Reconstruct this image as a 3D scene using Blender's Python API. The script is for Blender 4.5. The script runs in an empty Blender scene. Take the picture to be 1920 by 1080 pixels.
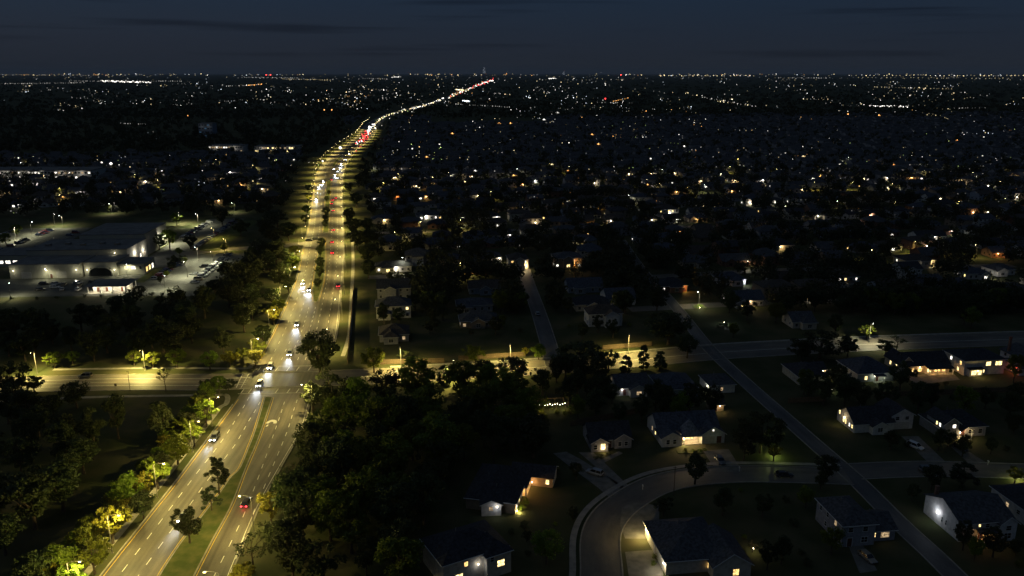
import bpy, math, random
import numpy as np
from mathutils import Vector, Matrix
R = random.Random(7)
SC = bpy.context.scene
COL = SC.collection
rad = math.radians
# ------------------------------------------------------------------ camera, sky, exposure
F_PX, HOR, CAM_H = 1500.0, 137.0, 100.0          # focal length and horizon row for a 1920 x 1080 frame
PITCH = math.atan((540 - HOR) / F_PX)
cam = bpy.data.objects.new('camera', bpy.data.cameras.new('camera'))
COL.objects.link(cam)
cam.location = (0, 0, CAM_H)
cam.rotation_euler = (math.pi / 2 - PITCH, 0, 0)
cam.data.sensor_width = 36.0
cam.data.lens = 36.0 * F_PX / 1920
cam.data.clip_start = 1.0
cam.data.clip_end = 200000
SC.camera = cam
vs = SC.view_settings
vs.view_transform = 'Standard'; vs.look = 'None'; vs.exposure = 0.0; vs.gamma = 1.0
SC.cycles.use_denoising = True
SC.cycles.use_light_tree = True
SC.cycles.max_bounces = 4; SC.cycles.diffuse_bounces = 2; SC.cycles.glossy_bounces = 2
SC.cycles.transmission_bounces = 3; SC.cycles.transparent_max_bounces = 4
SC.cycles.sample_clamp_indirect = 3.0
SC.cycles.caustics_reflective = False; SC.cycles.caustics_refractive = False

W = bpy.data.worlds.new('World'); SC.world = W; W.use_nodes = True
nt = W.node_tree; nt.nodes.clear()
def wn(t, **k):
    n = nt.nodes.new(t)
    for a, b in k.items(): setattr(n, a, b)
    return n
SUN_EL, SUN_ROT = rad(-4.0), rad(-75)
sky = wn('ShaderNodeTexSky'); sky.sky_type = 'NISHITA'; sky.sun_disc = False
sky.sun_elevation = SUN_EL; sky.sun_rotation = SUN_ROT; sky.air_density = 1.0; sky.dust_density = 2.0; sky.ozone_density = 2.0
tc = wn('ShaderNodeTexCoord')
mp = wn('ShaderNodeMapping'); mp.inputs['Scale'].default_value = (3.4, 3.4, 105.0); mp.inputs['Location'].default_value = (5.1, 0.2, 3.3)
nz = wn('ShaderNodeTexNoise'); nz.inputs['Scale'].default_value = 1.0; nz.inputs['Detail'].default_value = 4.0; nz.inputs['Roughness'].default_value = 0.45
cr = wn('ShaderNodeValToRGB'); cr.color_ramp.elements[0].position = 0.56; cr.color_ramp.elements[1].position = 0.72
hs = wn('ShaderNodeHueSaturation'); hs.inputs['Saturation'].default_value = 0.62
glow = wn('ShaderNodeMix', data_type='RGBA', blend_type='ADD'); glow.inputs[0].default_value = 1.0
sep = wn('ShaderNodeSeparateXYZ'); gr = wn('ShaderNodeValToRGB')      # city glow near the horizon fading into deep blue, the same all round
gr.color_ramp.elements[0].position = 0.0; gr.color_ramp.elements[0].color = (.165, .195, .27, 1)
gr.color_ramp.elements[1].position = 0.09; gr.color_ramp.elements[1].color = (.112, .222, .42, 1)
mx = wn('ShaderNodeMix', data_type='RGBA', blend_type='MULTIPLY'); mx.inputs[7].default_value = (0.6, 0.59, 0.61, 1)
bg = wn('ShaderNodeBackground'); bg.inputs['Strength'].default_value = 0.1
ow = wn('ShaderNodeOutputWorld')
L = nt.links.new
L(tc.outputs['Generated'], sep.inputs[0]); L(sep.outputs[2], gr.inputs[0]); L(gr.outputs[0], glow.inputs[7])
L(tc.outputs['Generated'], mp.inputs[0]); L(mp.outputs[0], nz.inputs['Vector']); L(nz.outputs[0], cr.inputs[0])
L(sky.outputs[0], hs.inputs['Color']); L(hs.outputs[0], glow.inputs[6])
L(glow.outputs[2], mx.inputs[6]); L(cr.outputs[0], mx.inputs[0]); L(mx.outputs[2], bg.inputs[0]); L(bg.outputs[0], ow.inputs[0])

# the last of the dusk: one very weak, wide lamp from where the sun went down
sl = bpy.data.lights.new('dusk_sun', 'SUN'); sl.energy = 0.12; sl.angle = rad(100); sl.color = (0.75, 0.87, 1.0)
so = bpy.data.objects.new('dusk_sun', sl); COL.objects.link(so)
so.rotation_euler = (rad(48), 0, rad(-75))

# ------------------------------------------------------------------ helpers
SP, CP = math.sin(PITCH), math.cos(PITCH)
def G(x, y, z=0.0):
    """ground point (or point at height z) seen at photograph pixel x, y"""
    u = (x - 960) / F_PX; v = (540 - y) / F_PX
    t = (CAM_H - z) / (SP - v * CP)
    return Vector((u * t, (CP + v * SP) * t, z))
def pxm(y):
    """photograph pixels per metre at the ground row y"""
    p = G(960, y); return F_PX / (p.y * CP + CAM_H * SP)

def mat(name, col, rough=0.85, noise=None, spec=0.3, metal=0.0, bump=0.0, trans=0.0, rnd=0.0):
    """noise = (scale, second colour, low, high)"""
    m = bpy.data.materials.new(name); m.use_nodes = True
    t = m.node_tree; b = t.nodes['Principled BSDF']
    b.inputs['Base Color'].default_value = (*col, 1); b.inputs['Roughness'].default_value = rough
    b.inputs['Specular IOR Level'].default_value = spec; b.inputs['Metallic'].default_value = metal
    src = None
    if noise:
        c = t.nodes.new('ShaderNodeTexCoord'); n = t.nodes.new('ShaderNodeTexNoise')
        n.inputs['Scale'].default_value = noise[0]; n.inputs['Detail'].default_value = 5
        r = t.nodes.new('ShaderNodeValToRGB')
        r.color_ramp.elements[0].position = noise[2]; r.color_ramp.elements[1].position = noise[3]
        r.color_ramp.elements[0].color = (*col, 1); r.color_ramp.elements[1].color = (*noise[1], 1)
        t.links.new(c.outputs['Object'], n.inputs['Vector']); t.links.new(n.outputs[0], r.inputs[0])
        src = r.outputs[0]
        if bump:
            bp = t.nodes.new('ShaderNodeBump'); bp.inputs['Strength'].default_value = bump; bp.inputs['Distance'].default_value = 0.1
            t.links.new(n.outputs[0], bp.inputs['Height']); t.links.new(bp.outputs[0], b.inputs['Normal'])
    if rnd:
        oi = t.nodes.new('ShaderNodeObjectInfo'); h = t.nodes.new('ShaderNodeHueSaturation')
        mr = t.nodes.new('ShaderNodeMapRange'); mr.inputs[3].default_value = 0.5 - rnd * 0.1; mr.inputs[4].default_value = 0.5 + rnd * 0.07
        mv = t.nodes.new('ShaderNodeMapRange'); mv.inputs[3].default_value = 1 - rnd; mv.inputs[4].default_value = 1 + rnd
        t.links.new(oi.outputs['Random'], mr.inputs[0]); t.links.new(oi.outputs['Random'], mv.inputs[0])
        t.links.new(mr.outputs[0], h.inputs['Hue']); t.links.new(mv.outputs[0], h.inputs['Value'])
        if src: t.links.new(src, h.inputs['Color'])
        else: h.inputs['Color'].default_value = (*col, 1)
        src = h.outputs[0]
    if src: t.links.new(src, b.inputs['Base Color'])
    if trans:
        tr = t.nodes.new('ShaderNodeBsdfTranslucent'); ms = t.nodes.new('ShaderNodeMixShader'); ms.inputs[0].default_value = trans
        if src: t.links.new(src, tr.inputs[0])
        else: tr.inputs[0].default_value = (*col, 1)
        o = t.nodes['Material Output']
        t.links.new(b.outputs[0], ms.inputs[1]); t.links.new(tr.outputs[0], ms.inputs[2]); t.links.new(ms.outputs[0], o.inputs[0])
    return m
def emit(name, col, s, sample=True):
    m = bpy.data.materials.new(name); m.use_nodes = True
    t = m.node_tree; t.nodes.clear()
    e = t.nodes.new('ShaderNodeEmission'); o = t.nodes.new('ShaderNodeOutputMaterial')
    e.inputs[0].default_value = (*col, 1); e.inputs[1].default_value = s
    t.links.new(e.outputs[0], o.inputs[0])
    m.cycles.emission_sampling = 'AUTO' if sample else 'NONE'
    return m
def window_emit(name, col, s):
    """a lit room behind a pane: uneven glow, curtains darker in patches"""
    m = emit(name, col, s, False); t = m.node_tree
    e = [n for n in t.nodes if n.type == 'EMISSION'][0]
    c = t.nodes.new('ShaderNodeTexCoord'); n = t.nodes.new('ShaderNodeTexNoise'); n.inputs['Scale'].default_value = 2.3; n.inputs['Detail'].default_value = 3
    oi = t.nodes.new('ShaderNodeObjectInfo'); ad = t.nodes.new('ShaderNodeVectorMath')
    t.links.new(c.outputs['Object'], ad.inputs[0]); t.links.new(oi.outputs['Location'], ad.inputs[1]); t.links.new(ad.outputs[0], n.inputs['Vector'])
    r = t.nodes.new('ShaderNodeMapRange'); r.inputs[1].default_value = 0.35; r.inputs[2].default_value = 0.65; r.inputs[3].default_value = s * 0.3; r.inputs[4].default_value = s * 1.5
    t.links.new(n.outputs[0], r.inputs[0]); t.links.new(r.outputs[0], e.inputs[1])
    return m
def road_mat(name, col, col2, tracks):
    """asphalt or concrete with patches and dark wheel tracks running along the lanes (UV in metres: u along, v across)"""
    m = bpy.data.materials.new(name); m.use_nodes = True
    t = m.node_tree; b = t.nodes['Principled BSDF']; b.inputs['Roughness'].default_value = 0.62; b.inputs['Specular IOR Level'].default_value = 0.35
    u = t.nodes.new('ShaderNodeUVMap'); k = t.links.new
    m1 = t.nodes.new('ShaderNodeMapping'); m1.inputs['Scale'].default_value = (0.012, 0.55, 1)
    n1 = t.nodes.new('ShaderNodeTexNoise'); n1.inputs['Scale'].default_value = 1; n1.inputs['Detail'].default_value = 4
    m2 = t.nodes.new('ShaderNodeMapping'); m2.inputs['Scale'].default_value = (0.05, 0.12, 1)
    n2 = t.nodes.new('ShaderNodeTexNoise'); n2.inputs['Scale'].default_value = 1; n2.inputs['Detail'].default_value = 6; n2.inputs['Roughness'].default_value = 0.65
    n3 = t.nodes.new('ShaderNodeTexNoise'); n3.inputs['Scale'].default_value = 2.5; n3.inputs['Detail'].default_value = 4
    for a, c in ((m1, n1), (m2, n2)): k(u.outputs[0], a.inputs[0]); k(a.outputs[0], c.inputs['Vector'])
    k(u.outputs[0], n3.inputs['Vector'])
    r1 = t.nodes.new('ShaderNodeValToRGB'); r1.color_ramp.elements[0].position = 0.34; r1.color_ramp.elements[1].position = 0.62
    r1.color_ramp.elements[0].color = (*[c * tracks for c in col], 1); r1.color_ramp.elements[1].color = (*col, 1)
    r2 = t.nodes.new('ShaderNodeValToRGB'); r2.color_ramp.elements[0].position = 0.38; r2.color_ramp.elements[1].position = 0.7
    r2.color_ramp.elements[0].color = (0.5, 0.5, 0.5, 1); r2.color_ramp.elements[1].color = (*[c / max(col) for c in col2], 1)  # darker patches: dirt and shadows both put into the road colour
    r3 = t.nodes.new('ShaderNodeMapRange'); r3.inputs[3].default_value = 0.8; r3.inputs[4].default_value = 1.2
    x1 = t.nodes.new('ShaderNodeMix'); x1.data_type = 'RGBA'; x1.blend_type = 'MULTIPLY'; x1.inputs[0].default_value = 1
    x2 = t.nodes.new('ShaderNodeMix'); x2.data_type = 'RGBA'; x2.blend_type = 'MULTIPLY'; x2.inputs[0].default_value = 1
    k(n1.outputs[0], r1.inputs[0]); k(n2.outputs[0], r2.inputs[0]); k(n3.outputs[0], r3.inputs[0])
    k(r1.outputs[0], x1.inputs[6]); k(r2.outputs[0], x1.inputs[7]); k(x1.outputs[2], x2.inputs[6]); k(r3.outputs[0], x2.inputs[7])
    k(x2.outputs[2], b.inputs['Base Color'])
    return m

M = {}
M['ground'] = mat('ground_grass', (0.045, 0.055, 0.022), 0.95, (0.09, (0.085, 0.078, 0.04), 0.4, 0.65), 0.1)
M['lawn'] = mat('lawn_grass', (0.055, 0.075, 0.02), 0.95, (0.35, (0.11, 0.11, 0.04), 0.38, 0.68), 0.1, bump=0.5)
M['asphalt'] = road_mat('avenue_asphalt', (0.17, 0.155, 0.135), (0.19, 0.175, 0.15), 0.5)
M['street'] = road_mat('street_concrete', (0.2, 0.185, 0.16), (0.22, 0.2, 0.175), 0.8)
M['pale'] = road_mat('pale_concrete', (0.16, 0.155, 0.148), (0.18, 0.172, 0.165), 0.7)
M['concrete'] = mat('concrete', (0.3, 0.28, 0.24), 0.9, (0.6, (0.21, 0.2, 0.175), 0.4, 0.65), 0.2)
M['drive_concrete'] = mat('drive_concrete', (0.19, 0.18, 0.155), 0.9, (0.5, (0.12, 0.115, 0.1), 0.36, 0.66), 0.2)
M['lot'] = mat('parking_asphalt', (0.08, 0.082, 0.072), 0.85, (0.12, (0.125, 0.124, 0.105), 0.38, 0.65), 0.2)
M['white_paint'] = mat('white_paint', (0.7, 0.68, 0.62), 0.7, (1.2, (0.42, 0.41, 0.37), 0.45, 0.75))
M['yellow_paint'] = mat('yellow_paint', (0.62, 0.42, 0.04), 0.7, (1.2, (0.4, 0.29, 0.06), 0.45, 0.75))
M['bark'] = mat('bark', (0.09, 0.07, 0.05), 0.95, (3, (0.045, 0.035, 0.028), 0.4, 0.6))
M['leaf'] = mat('leaf', (0.10, 0.145, 0.014), 0.6, (0.5, (0.15, 0.19, 0.018), 0.35, 0.7), 0.35, trans=0.4, rnd=0.3)  # brighter leaf mainly for crowns near lamps, lamplight put into its colour
M['leaf_dark'] = mat('leaf_dark', (0.032, 0.05, 0.016), 0.65, (0.5, (0.055, 0.065, 0.02), 0.35, 0.7), 0.3, trans=0.2, rnd=0.3)  # darker copy for unlit crowns, their shade put into the leaf colour
M['leaf_yellow'] = mat('leaf_yellow', (0.16, 0.17, 0.014), 0.6, (0.5, (0.22, 0.2, 0.018), 0.35, 0.7), 0.35, trans=0.3, rnd=0.2)  # yellower copy for lamplit crowns, the lamp's tint put into the leaf colour
M['needle'] = mat('needle', (0.035, 0.045, 0.018), 0.7, None, 0.3, trans=0.15, rnd=0.3)
M['pole'] = mat('lamp_pole_metal', (0.24, 0.23, 0.21), 0.5, (4, (0.17, 0.16, 0.15), 0.4, 0.6), 0.5, 0.4)
M['wood_pole'] = mat('wood_pole', (0.11, 0.085, 0.06), 0.9, (5, (0.06, 0.05, 0.04), 0.4, 0.6))
M['wood'] = mat('fence_wood', (0.17, 0.12, 0.075), 0.9, (2, (0.11, 0.08, 0.055), 0.4, 0.6))
for k_, c_ in dict(shingle_pale=(0.2, 0.215, 0.25), shingle_grey=(0.085, 0.088, 0.098), shingle_brown=(0.085, 0.07, 0.06), shingle_dark=(0.045, 0.048, 0.058), shingle_blue=(0.075, 0.085, 0.11)).items():
    M[k_] = mat(k_, c_, 0.9, (1.6, tuple(a * 0.42 for a in c_), 0.36, 0.66), 0.25, bump=0.6)
for k_, c_ in dict(siding_white=(0.62, 0.6, 0.57), siding_cream=(0.5, 0.45, 0.36), siding_grey=(0.3, 0.3, 0.32), brick_red=(0.22, 0.12, 0.085), brick_tan=(0.3, 0.235, 0.17), siding_blue=(0.26, 0.3, 0.36)).items():
    M[k_] = mat(k_, c_, 0.85, (1.1, tuple(a * 0.72 for a in c_), 0.42, 0.7), 0.2)
M['trim'] = mat('white_trim', (0.66, 0.65, 0.62), 0.6, (2, (0.52, 0.51, 0.48), 0.4, 0.7))
M['door'] = mat('front_door_paint', (0.13, 0.05, 0.035), 0.5, (3, (0.09, 0.035, 0.025), 0.4, 0.6))
M['garage'] = mat('garage_door_paint', (0.5, 0.48, 0.44), 0.6, (1.5, (0.4, 0.385, 0.35), 0.4, 0.65))
M['glass'] = mat('dark_window_glass', (0.015, 0.018, 0.022), 0.08, None, 0.6)
M['tilt_wall'] = mat('warehouse_wall', (0.4, 0.385, 0.31), 0.85, (0.22, (0.36, 0.35, 0.29), 0.4, 0.68), 0.2)
M['flat_roof'] = mat('flat_roof_membrane', (0.19, 0.185, 0.175), 0.9, (0.25, (0.13, 0.128, 0.12), 0.4, 0.65), 0.2)
M['tyre'] = mat('tyre_rubber', (0.02, 0.02, 0.02), 0.9, (6, (0.03, 0.03, 0.03), 0.4, 0.6))
M['rim'] = mat('wheel_rim', (0.4, 0.4, 0.42), 0.35, (6, (0.3, 0.3, 0.3), 0.4, 0.6), 0.5, 0.8)
M['car_glass'] = mat('car_glass', (0.012, 0.013, 0.015), 0.06, None, 0.7)
M['lens'] = mat('car_lens_off', (0.3, 0.3, 0.32), 0.15, None, 0.7)
M['red_lens'] = mat('car_red_lens_off', (0.18, 0.01, 0.01), 0.2, None, 0.6)
for k_, c_ in dict(car_black=(0.012, 0.012, 0.014), car_white=(0.62, 0.62, 0.62), car_silver=(0.33, 0.34, 0.36), car_grey=(0.11, 0.115, 0.12), car_red=(0.2, 0.015, 0.015), car_blue=(0.03, 0.05, 0.13), car_tan=(0.28, 0.24, 0.18)).items():
    m_ = mat(k_, c_, 0.3, (9, tuple(a * 0.9 for a in c_), 0.4, 0.6), 0.5, 0.25 if k_ == 'car_silver' else 0.0); M[k_] = m_
    m_.node_tree.nodes['Principled BSDF'].inputs['Coat Weight'].default_value = 0.6
M['head_on'] = emit('headlight_lit', (0.9, 0.95, 1.0), 60, False)
M['tail_on'] = emit('tail_light_lit', (1.0, 0.03, 0.05), 14, False)
M['amber_on'] = emit('traffic_amber_lit', (1.0, 0.5, 0.05), 20, False)
M['lamp_y'] = emit('lamp_lens_yellow', (1.0, 0.80, 0.36), 40, False)
M['lamp_w'] = emit('lamp_lens_white', (1.0, 0.96, 0.86), 45, False)
M['win_warm'] = window_emit('lit_window_warm', (1.0, 0.62, 0.2), 2.2)
M['win_yellow'] = window_emit('lit_window_yellow', (1.0, 0.74, 0.3), 2.6)
M['win_white'] = window_emit('lit_window_white', (1.0, 0.93, 0.8), 2.4)
M['win_dim'] = window_emit('lit_window_dim', (1.0, 0.7, 0.38), 0.5)
M['win_blue'] = window_emit('lit_window_blue', (.25, .6, 1.0), .12)
M['bulb'] = emit('porch_bulb', (1.0, 0.85, 0.6), 30, False)

class MB:
    """collects shapes for ONE mesh"""
    def __init__(s): s.v = []; s.f = []; s.m = []; s.uv = None; s.smooth = False
    def face(s, pts, mi=0):
        n = len(s.v); s.v += [tuple(p) for p in pts]; s.f.append(tuple(range(n, n + len(pts)))); s.m.append(mi)
    def poly(s, vs, fs, mi=0):
        n = len(s.v); s.v += [tuple(p) for p in vs]
        for f in fs: s.f.append(tuple(n + i for i in f)); s.m.append(mi)
    def box(s, x0, x1, y0, y1, z0, z1, mi=0):
        s.poly([(x0, y0, z0), (x1, y0, z0), (x1, y1, z0), (x0, y1, z0), (x0, y0, z1), (x1, y0, z1), (x1, y1, z1), (x0, y1, z1)],
               [(0, 3, 2, 1), (4, 5, 6, 7), (0, 1, 5, 4), (1, 2, 6, 5), (2, 3, 7, 6), (3, 0, 4, 7)], mi)
    def tube(s, pts, rs, n=6, mi=0, cap=True):
        base = len(s.v); pts = [Vector(p) for p in pts]
        for i, p in enumerate(pts):
            d = (pts[min(i + 1, len(pts) - 1)] - pts[max(i - 1, 0)]).normalized()
            a = d.cross(Vector((1, 0, 0)) if abs(d.x) < 0.8 else Vector((0, 1, 0))).normalized(); b = d.cross(a)
            for k in range(n):
                t = 2 * math.pi * k / n
                s.v.append(tuple(p + (a * math.cos(t) + b * math.sin(t)) * rs[i]))
        for i in range(len(pts) - 1):
            for k in range(n):
                k2 = (k + 1) % n
                s.f.append((base + i * n + k, base + i * n + k2, base + (i + 1) * n + k2, base + (i + 1) * n + k)); s.m.append(mi)
        if cap:
            s.f.append(tuple(base + k for k in range(n))[::-1]); s.m.append(mi)
            e = base + (len(pts) - 1) * n
            s.f.append(tuple(e + k for k in range(n))); s.m.append(mi)
    def mesh(s, name, mats):
        me = bpy.data.meshes.new(name); me.from_pydata(s.v, [], s.f)
        for m in (mats if isinstance(mats, (list, tuple)) else [mats]): me.materials.append(M[m] if isinstance(m, str) else m)
        if any(s.m): me.polygons.foreach_set('material_index', s.m)
        if s.uv:
            l = me.uv_layers.new(name='UVMap'); l.data.foreach_set('uv', np.array(s.uv, dtype=np.float32).ravel())
        if s.smooth: me.polygons.foreach_set('use_smooth', [True] * len(me.polygons))
        me.update(); return me
    def build(s, name, mats, parent=None, **k): return put(name, s.mesh(name, mats), parent, **k)
def put(name, data, parent=None, loc=None, rz=0.0):
    o = bpy.data.objects.new(name, data); COL.objects.link(o)
    if parent: o.parent = parent
    if loc is not None: o.location = loc
    if rz: o.rotation_euler = (0, 0, rz)
    return o
def tag(o, label=None, cat=None, group=None, kind=None):
    if label: o['label'] = label
    if cat: o['category'] = cat
    if group: o['group'] = group
    if kind: o['kind'] = kind
    return o
def empty(name, loc, rz=0.0):
    o = put(name, None, None, loc, rz); o.empty_display_size = 0.3; return o
def struct(name, mb, mats, parent=None):
    o = mb.build(name, mats, parent)
    if not parent: o['kind'] = 'structure'
    return o
ORD = 'first second third fourth fifth sixth seventh eighth ninth tenth eleventh twelfth thirteenth fourteenth fifteenth sixteenth seventeenth eighteenth nineteenth twentieth'.split()
def nth(i):
    if i < 20: return ORD[i]
    tens = {2: 'twenty', 3: 'thirty', 4: 'forty', 5: 'fifty', 6: 'sixty', 7: 'seventy'}
    t, r = divmod(i + 1, 10)
    return tens[t][:-1] + 'ieth' if r == 0 else tens[t] + '-' + ORD[r - 1]
def smooth(pts, n=6):
    """Catmull-Rom through points"""
    P = [Vector(p) for p in pts]; out = []
    for i in range(len(P) - 1):
        a = P[i - 1] if i else P[0] * 2 - P[1]; b = P[i]; c = P[i + 1]; d = P[i + 2] if i + 2 < len(P) else P[i + 1] * 2 - P[i]
        for k in range(n):
            t = k / n
            out.append(0.5 * (2 * b + (c - a) * t + (2 * a - 5 * b + 4 * c - d) * t * t + (3 * b - a - 3 * c + d) * t ** 3))
    out.append(P[-1]); return out
def resample(pts, step):
    out = [pts[0].copy()]; acc = 0.0
    for a, b in zip(pts, pts[1:]):
        l = (b - a).length
        if l < 1e-6: continue
        d = step - acc
        while d <= l:
            out.append(a + (b - a) * (d / l)); d += step
        acc = l - (d - step)
    return out
def offset(pts, d):
    out = []
    for i, p in enumerate(pts):
        t = (pts[min(i + 1, len(pts) - 1)] - pts[max(i - 1, 0)]); t.z = 0; t.normalize()
        out.append(Vector((p.x + t.y * d, p.y - t.x * d, p.z)))
    return out          # positive d: to the right of travel
def band(mb, A, B, z, z2=None):
    """strip between two polylines of the same length, with UVs in metres; z2 gives it real thickness down to z2"""
    if mb.uv is None: mb.uv = []
    s = 0.0
    for i in range(len(A) - 1):
        w = (B[i] - A[i]).length; l = ((A[i + 1] - A[i]).length + (B[i + 1] - B[i]).length) / 2
        mb.face([(A[i].x, A[i].y, z), (B[i].x, B[i].y, z), (B[i + 1].x, B[i + 1].y, z), (A[i + 1].x, A[i + 1].y, z)])
        w2 = (B[i + 1] - A[i + 1]).length
        mb.uv += [(s, 0), (s, w), (s + l, w2), (s + l, 0)]
        if z2 is not None:
            for Q, q in ((A, 1), (B, 0)):
                p = [(Q[i].x, Q[i].y, z), (Q[i + 1].x, Q[i + 1].y, z), (Q[i + 1].x, Q[i + 1].y, z2), (Q[i].x, Q[i].y, z2)]
                mb.face(p if q else p[::-1]); mb.uv += [(s, 0), (s + l, 0), (s + l, .2), (s, .2)]
        s += l
def dashes(mb, line, z, w=0.16, dash=3.0, gap=6.0):
    pts = resample(line, 0.5); n = int((dash + gap) / 0.5); k = int(dash / 0.5)
    for i in range(0, len(pts) - k, n):
        seg = pts[i:i + k + 1]; band(mb, offset(seg, -w / 2), offset(seg, w / 2), z)
def line(mb, pts, z, w=0.15): band(mb, offset(pts, -w / 2), offset(pts, w / 2), z)
def PX(*pp): return [G(a, b) for a, b in pp]

# ------------------------------------------------------------------ ground
g = MB(); E_ = 90000
xs = [-E_, -3000, -900, -300, 0, 300, 900, 3000, E_]; ys = [-800, 100, 400, 900, 2500, 8000, E_]
for i in range(len(xs) - 1):
    for j in range(len(ys) - 1):
        g.face([(xs[i], ys[j], 0), (xs[i + 1], ys[j], 0), (xs[i + 1], ys[j + 1], 0), (xs[i], ys[j + 1], 0)])
struct('ground', g, 'ground')

# ------------------------------------------------------------------ the avenue
LE = PX((75, 1230), (190, 1079), (287, 957), (332, 900), (408, 798), (449, 741), (478, 690), (497, 652), (518, 611), (541, 558), (556, 520), (569, 462), (578, 425), (584, 383), (589, 350))
RE = PX((400, 1160), (445, 1047), (486, 950), (530, 870), (568, 802), (580, 760), (600, 715), (620, 660), (632, 623), (640, 545), (645, 490), (645, 444), (643, 390), (642, 355))
FAR = [(620, 322), (632, 301), (652, 281), (669, 268), (683, 257), (690, 246), (695, 238), (705, 229), (720, 219), (740, 212), (780, 202), (820, 190), (850, 178), (870, 170), (900, 158), (925, 149)]
def far_edge(d):
    c = PX(*FAR); return offset(c, d)
LE = smooth(LE + far_edge(-14), 8); RE = smooth(RE + far_edge(14), 8)
def by_y(pts):
    ys_ = np.array([p.y for p in pts]); xs_ = np.array([p.x for p in pts]); o = np.argsort(ys_)
    return lambda y: float(np.interp(y, ys_[o], xs_[o]))
XL, XR = by_y(LE), by_y(RE)
YS = list(np.concatenate([np.arange(100, 420, 4.0), np.arange(420, 900, 10.0), np.arange(900, 2600, 40.0), np.arange(2600, 13000, 400.0)]))
def row(fr, y0=None, y1=None, step=None):
    """points at fraction fr of the avenue's width"""
    yy = [y for y in YS if (y0 is None or y >= y0) and (y1 is None or y <= y1)]
    if step: yy = list(np.arange(y0, y1 + 0.01, step))
    return [Vector((XL(y) + (XR(y) - XL(y)) * fr, y, 0)) for y in yy]
mb = MB()
fr_ = [0, .1, .2, .3, .4, .5, .6, .7, .8, .9, 1]
rows_ = [row(f) for f in fr_]; mb.uv = []
s_ = 0
for i in range(len(YS) - 1):
    l_ = YS[i + 1] - YS[i]
    for j in range(10):
        a, b, c, d = rows_[j][i], rows_[j + 1][i], rows_[j + 1][i + 1], rows_[j][i + 1]
        mb.face([(p.x, p.y, 0.03) for p in (a, b, c, d)])
        mb.uv += [(s_, 2.8 * j), (s_, 2.8 * j + 2.8), (s_ + l_, 2.8 * j + 2.8), (s_ + l_, 2.8 * j)]
    s_ += l_
road = struct('avenue_road', mb, 'asphalt')
IY0, IY1 = G(500, 741).y, G(500, 686).y                    # the crossing
def kerb(pts, name='kerb', parent=road, w=0.3, h=0.15, m='concrete'):
    k = MB(); band(k, offset(pts, -w / 2), offset(pts, w / 2), h, 0.0); return k.build(name, m, parent)
for a, b in ((100, IY0 - 6), (IY1 + 8, 470), (490, 870), (900, 2500)):
    kerb([Vector((XL(y) - 0.15, y, 0)) for y in YS if a <= y <= b]); kerb([Vector((XR(y) + 0.15, y, 0)) for y in YS if a <= y <= b])
# medians: raised islands of grass with concrete kerbs
def island(name, left, right):
    A = resample(smooth(left, 6), 1.5); B = smooth(right, 6)
    ya = by_y(B); A = [p for p in A if B[0].y <= p.y <= B[-1].y]; B2 = [Vector((ya(p.y), p.y, 0)) for p in A]
    t = MB(); band(t, offset(A, 0.28), offset(B2, -0.28), 0.145); o = struct(name, t, 'lawn')
    k = MB(); band(k, A, offset(A, 0.3), 0.16, 0.0); k.build('kerb', 'concrete', o)
    k = MB(); band(k, offset(B2, -0.3), B2, 0.16, 0.0); k.build('kerb', 'concrete', o)
    e = MB()
    for q, s in ((0, -1), (-1, 1)):
        a, b = A[q], B2[q]; c = (a + b) / 2; r = (b - a).length / 2
        ring = [Vector((c.x + r * math.cos(t_), c.y + s * r * 0.8 * math.sin(t_), 0)) for t_ in np.linspace(math.pi, 0, 9)]
        e.face([(p.x, p.y, 0.15) for p in (ring if s > 0 else ring[::-1])])
        for u_, v_ in zip(ring, ring[1:]):
            f = [(u_.x, u_.y, 0.15), (v_.x, v_.y, 0.15), (v_.x, v_.y, 0), (u_.x, u_.y, 0)]; e.face(f if s < 0 else f[::-1])
    e.build('kerb_nose', 'concrete', o)
    return o, A, B2
MEDS = []
MEDS.append(island('median_island', PX((262, 1150), (298, 1080), (337, 1020), (367, 982), (413, 922), (431, 896), (449, 878), (466, 838), (478, 806), (497, 743)), PX((330, 1150), (365, 1080), (400, 1012), (435, 947), (461, 880), (487, 818), (512, 743))))
MEDS.append(island('median_island', PX((588, 566), (586, 545), (589, 520), (594, 490), (598, 465), (601, 447)), PX((596, 566), (604, 540), (608, 520), (610, 490), (610, 470), (609, 447))))
def isl_frac(a, b, f0, f1): return island('median_island', row(f0, a, b, (b - a) / 8), row(f1, a, b, (b - a) / 8))
MEDS.append(isl_frac(G(600, 436).y, G(600, 338).y, .43, .58))
for a, b in ((890, 1010), (1040, 1260), (1300, 1700)): MEDS.append(isl_frac(a, b, .44, .56))
# paint
wp, yp = MB(), MB()
Z = 0.036
for l in (PX((229, 1072), (242, 1055), (278, 1008), (309, 967), (327, 943), (358, 902), (373, 882), (404, 843), (427, 811), (443, 785), (455, 766), (467, 745)),
          PX((251, 1092), (267, 1069), (303, 1020), (316, 1002), (371, 926), (386, 905), (431, 847), (442, 832), (455, 810), (466, 790), (475, 776), (491, 748)),
          PX((398, 1088), (407, 1069), (435, 1013), (459, 961), (490, 880), (516, 806), (526, 777), (537, 742)),
          PX((430, 1080), (471, 972), (505, 890), (538, 810), (552, 765), (560, 742))):
    dashes(wp, smooth(l, 5), Z, 0.17, 2.8, 3.6)
for f in (.17, .325): dashes(wp, row(f, IY1 + 6, 1700, 2), Z, 0.18, 3, 6)
for f in (.67, .835): dashes(wp, row(f, IY1 + 6, 1700, 2), Z, 0.18, 3, 6)
for f in (.44, .56): dashes(wp, row(f, IY1 + 6, G(600, 570).y, 2), Z, 0.18, 3, 3.5)
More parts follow.
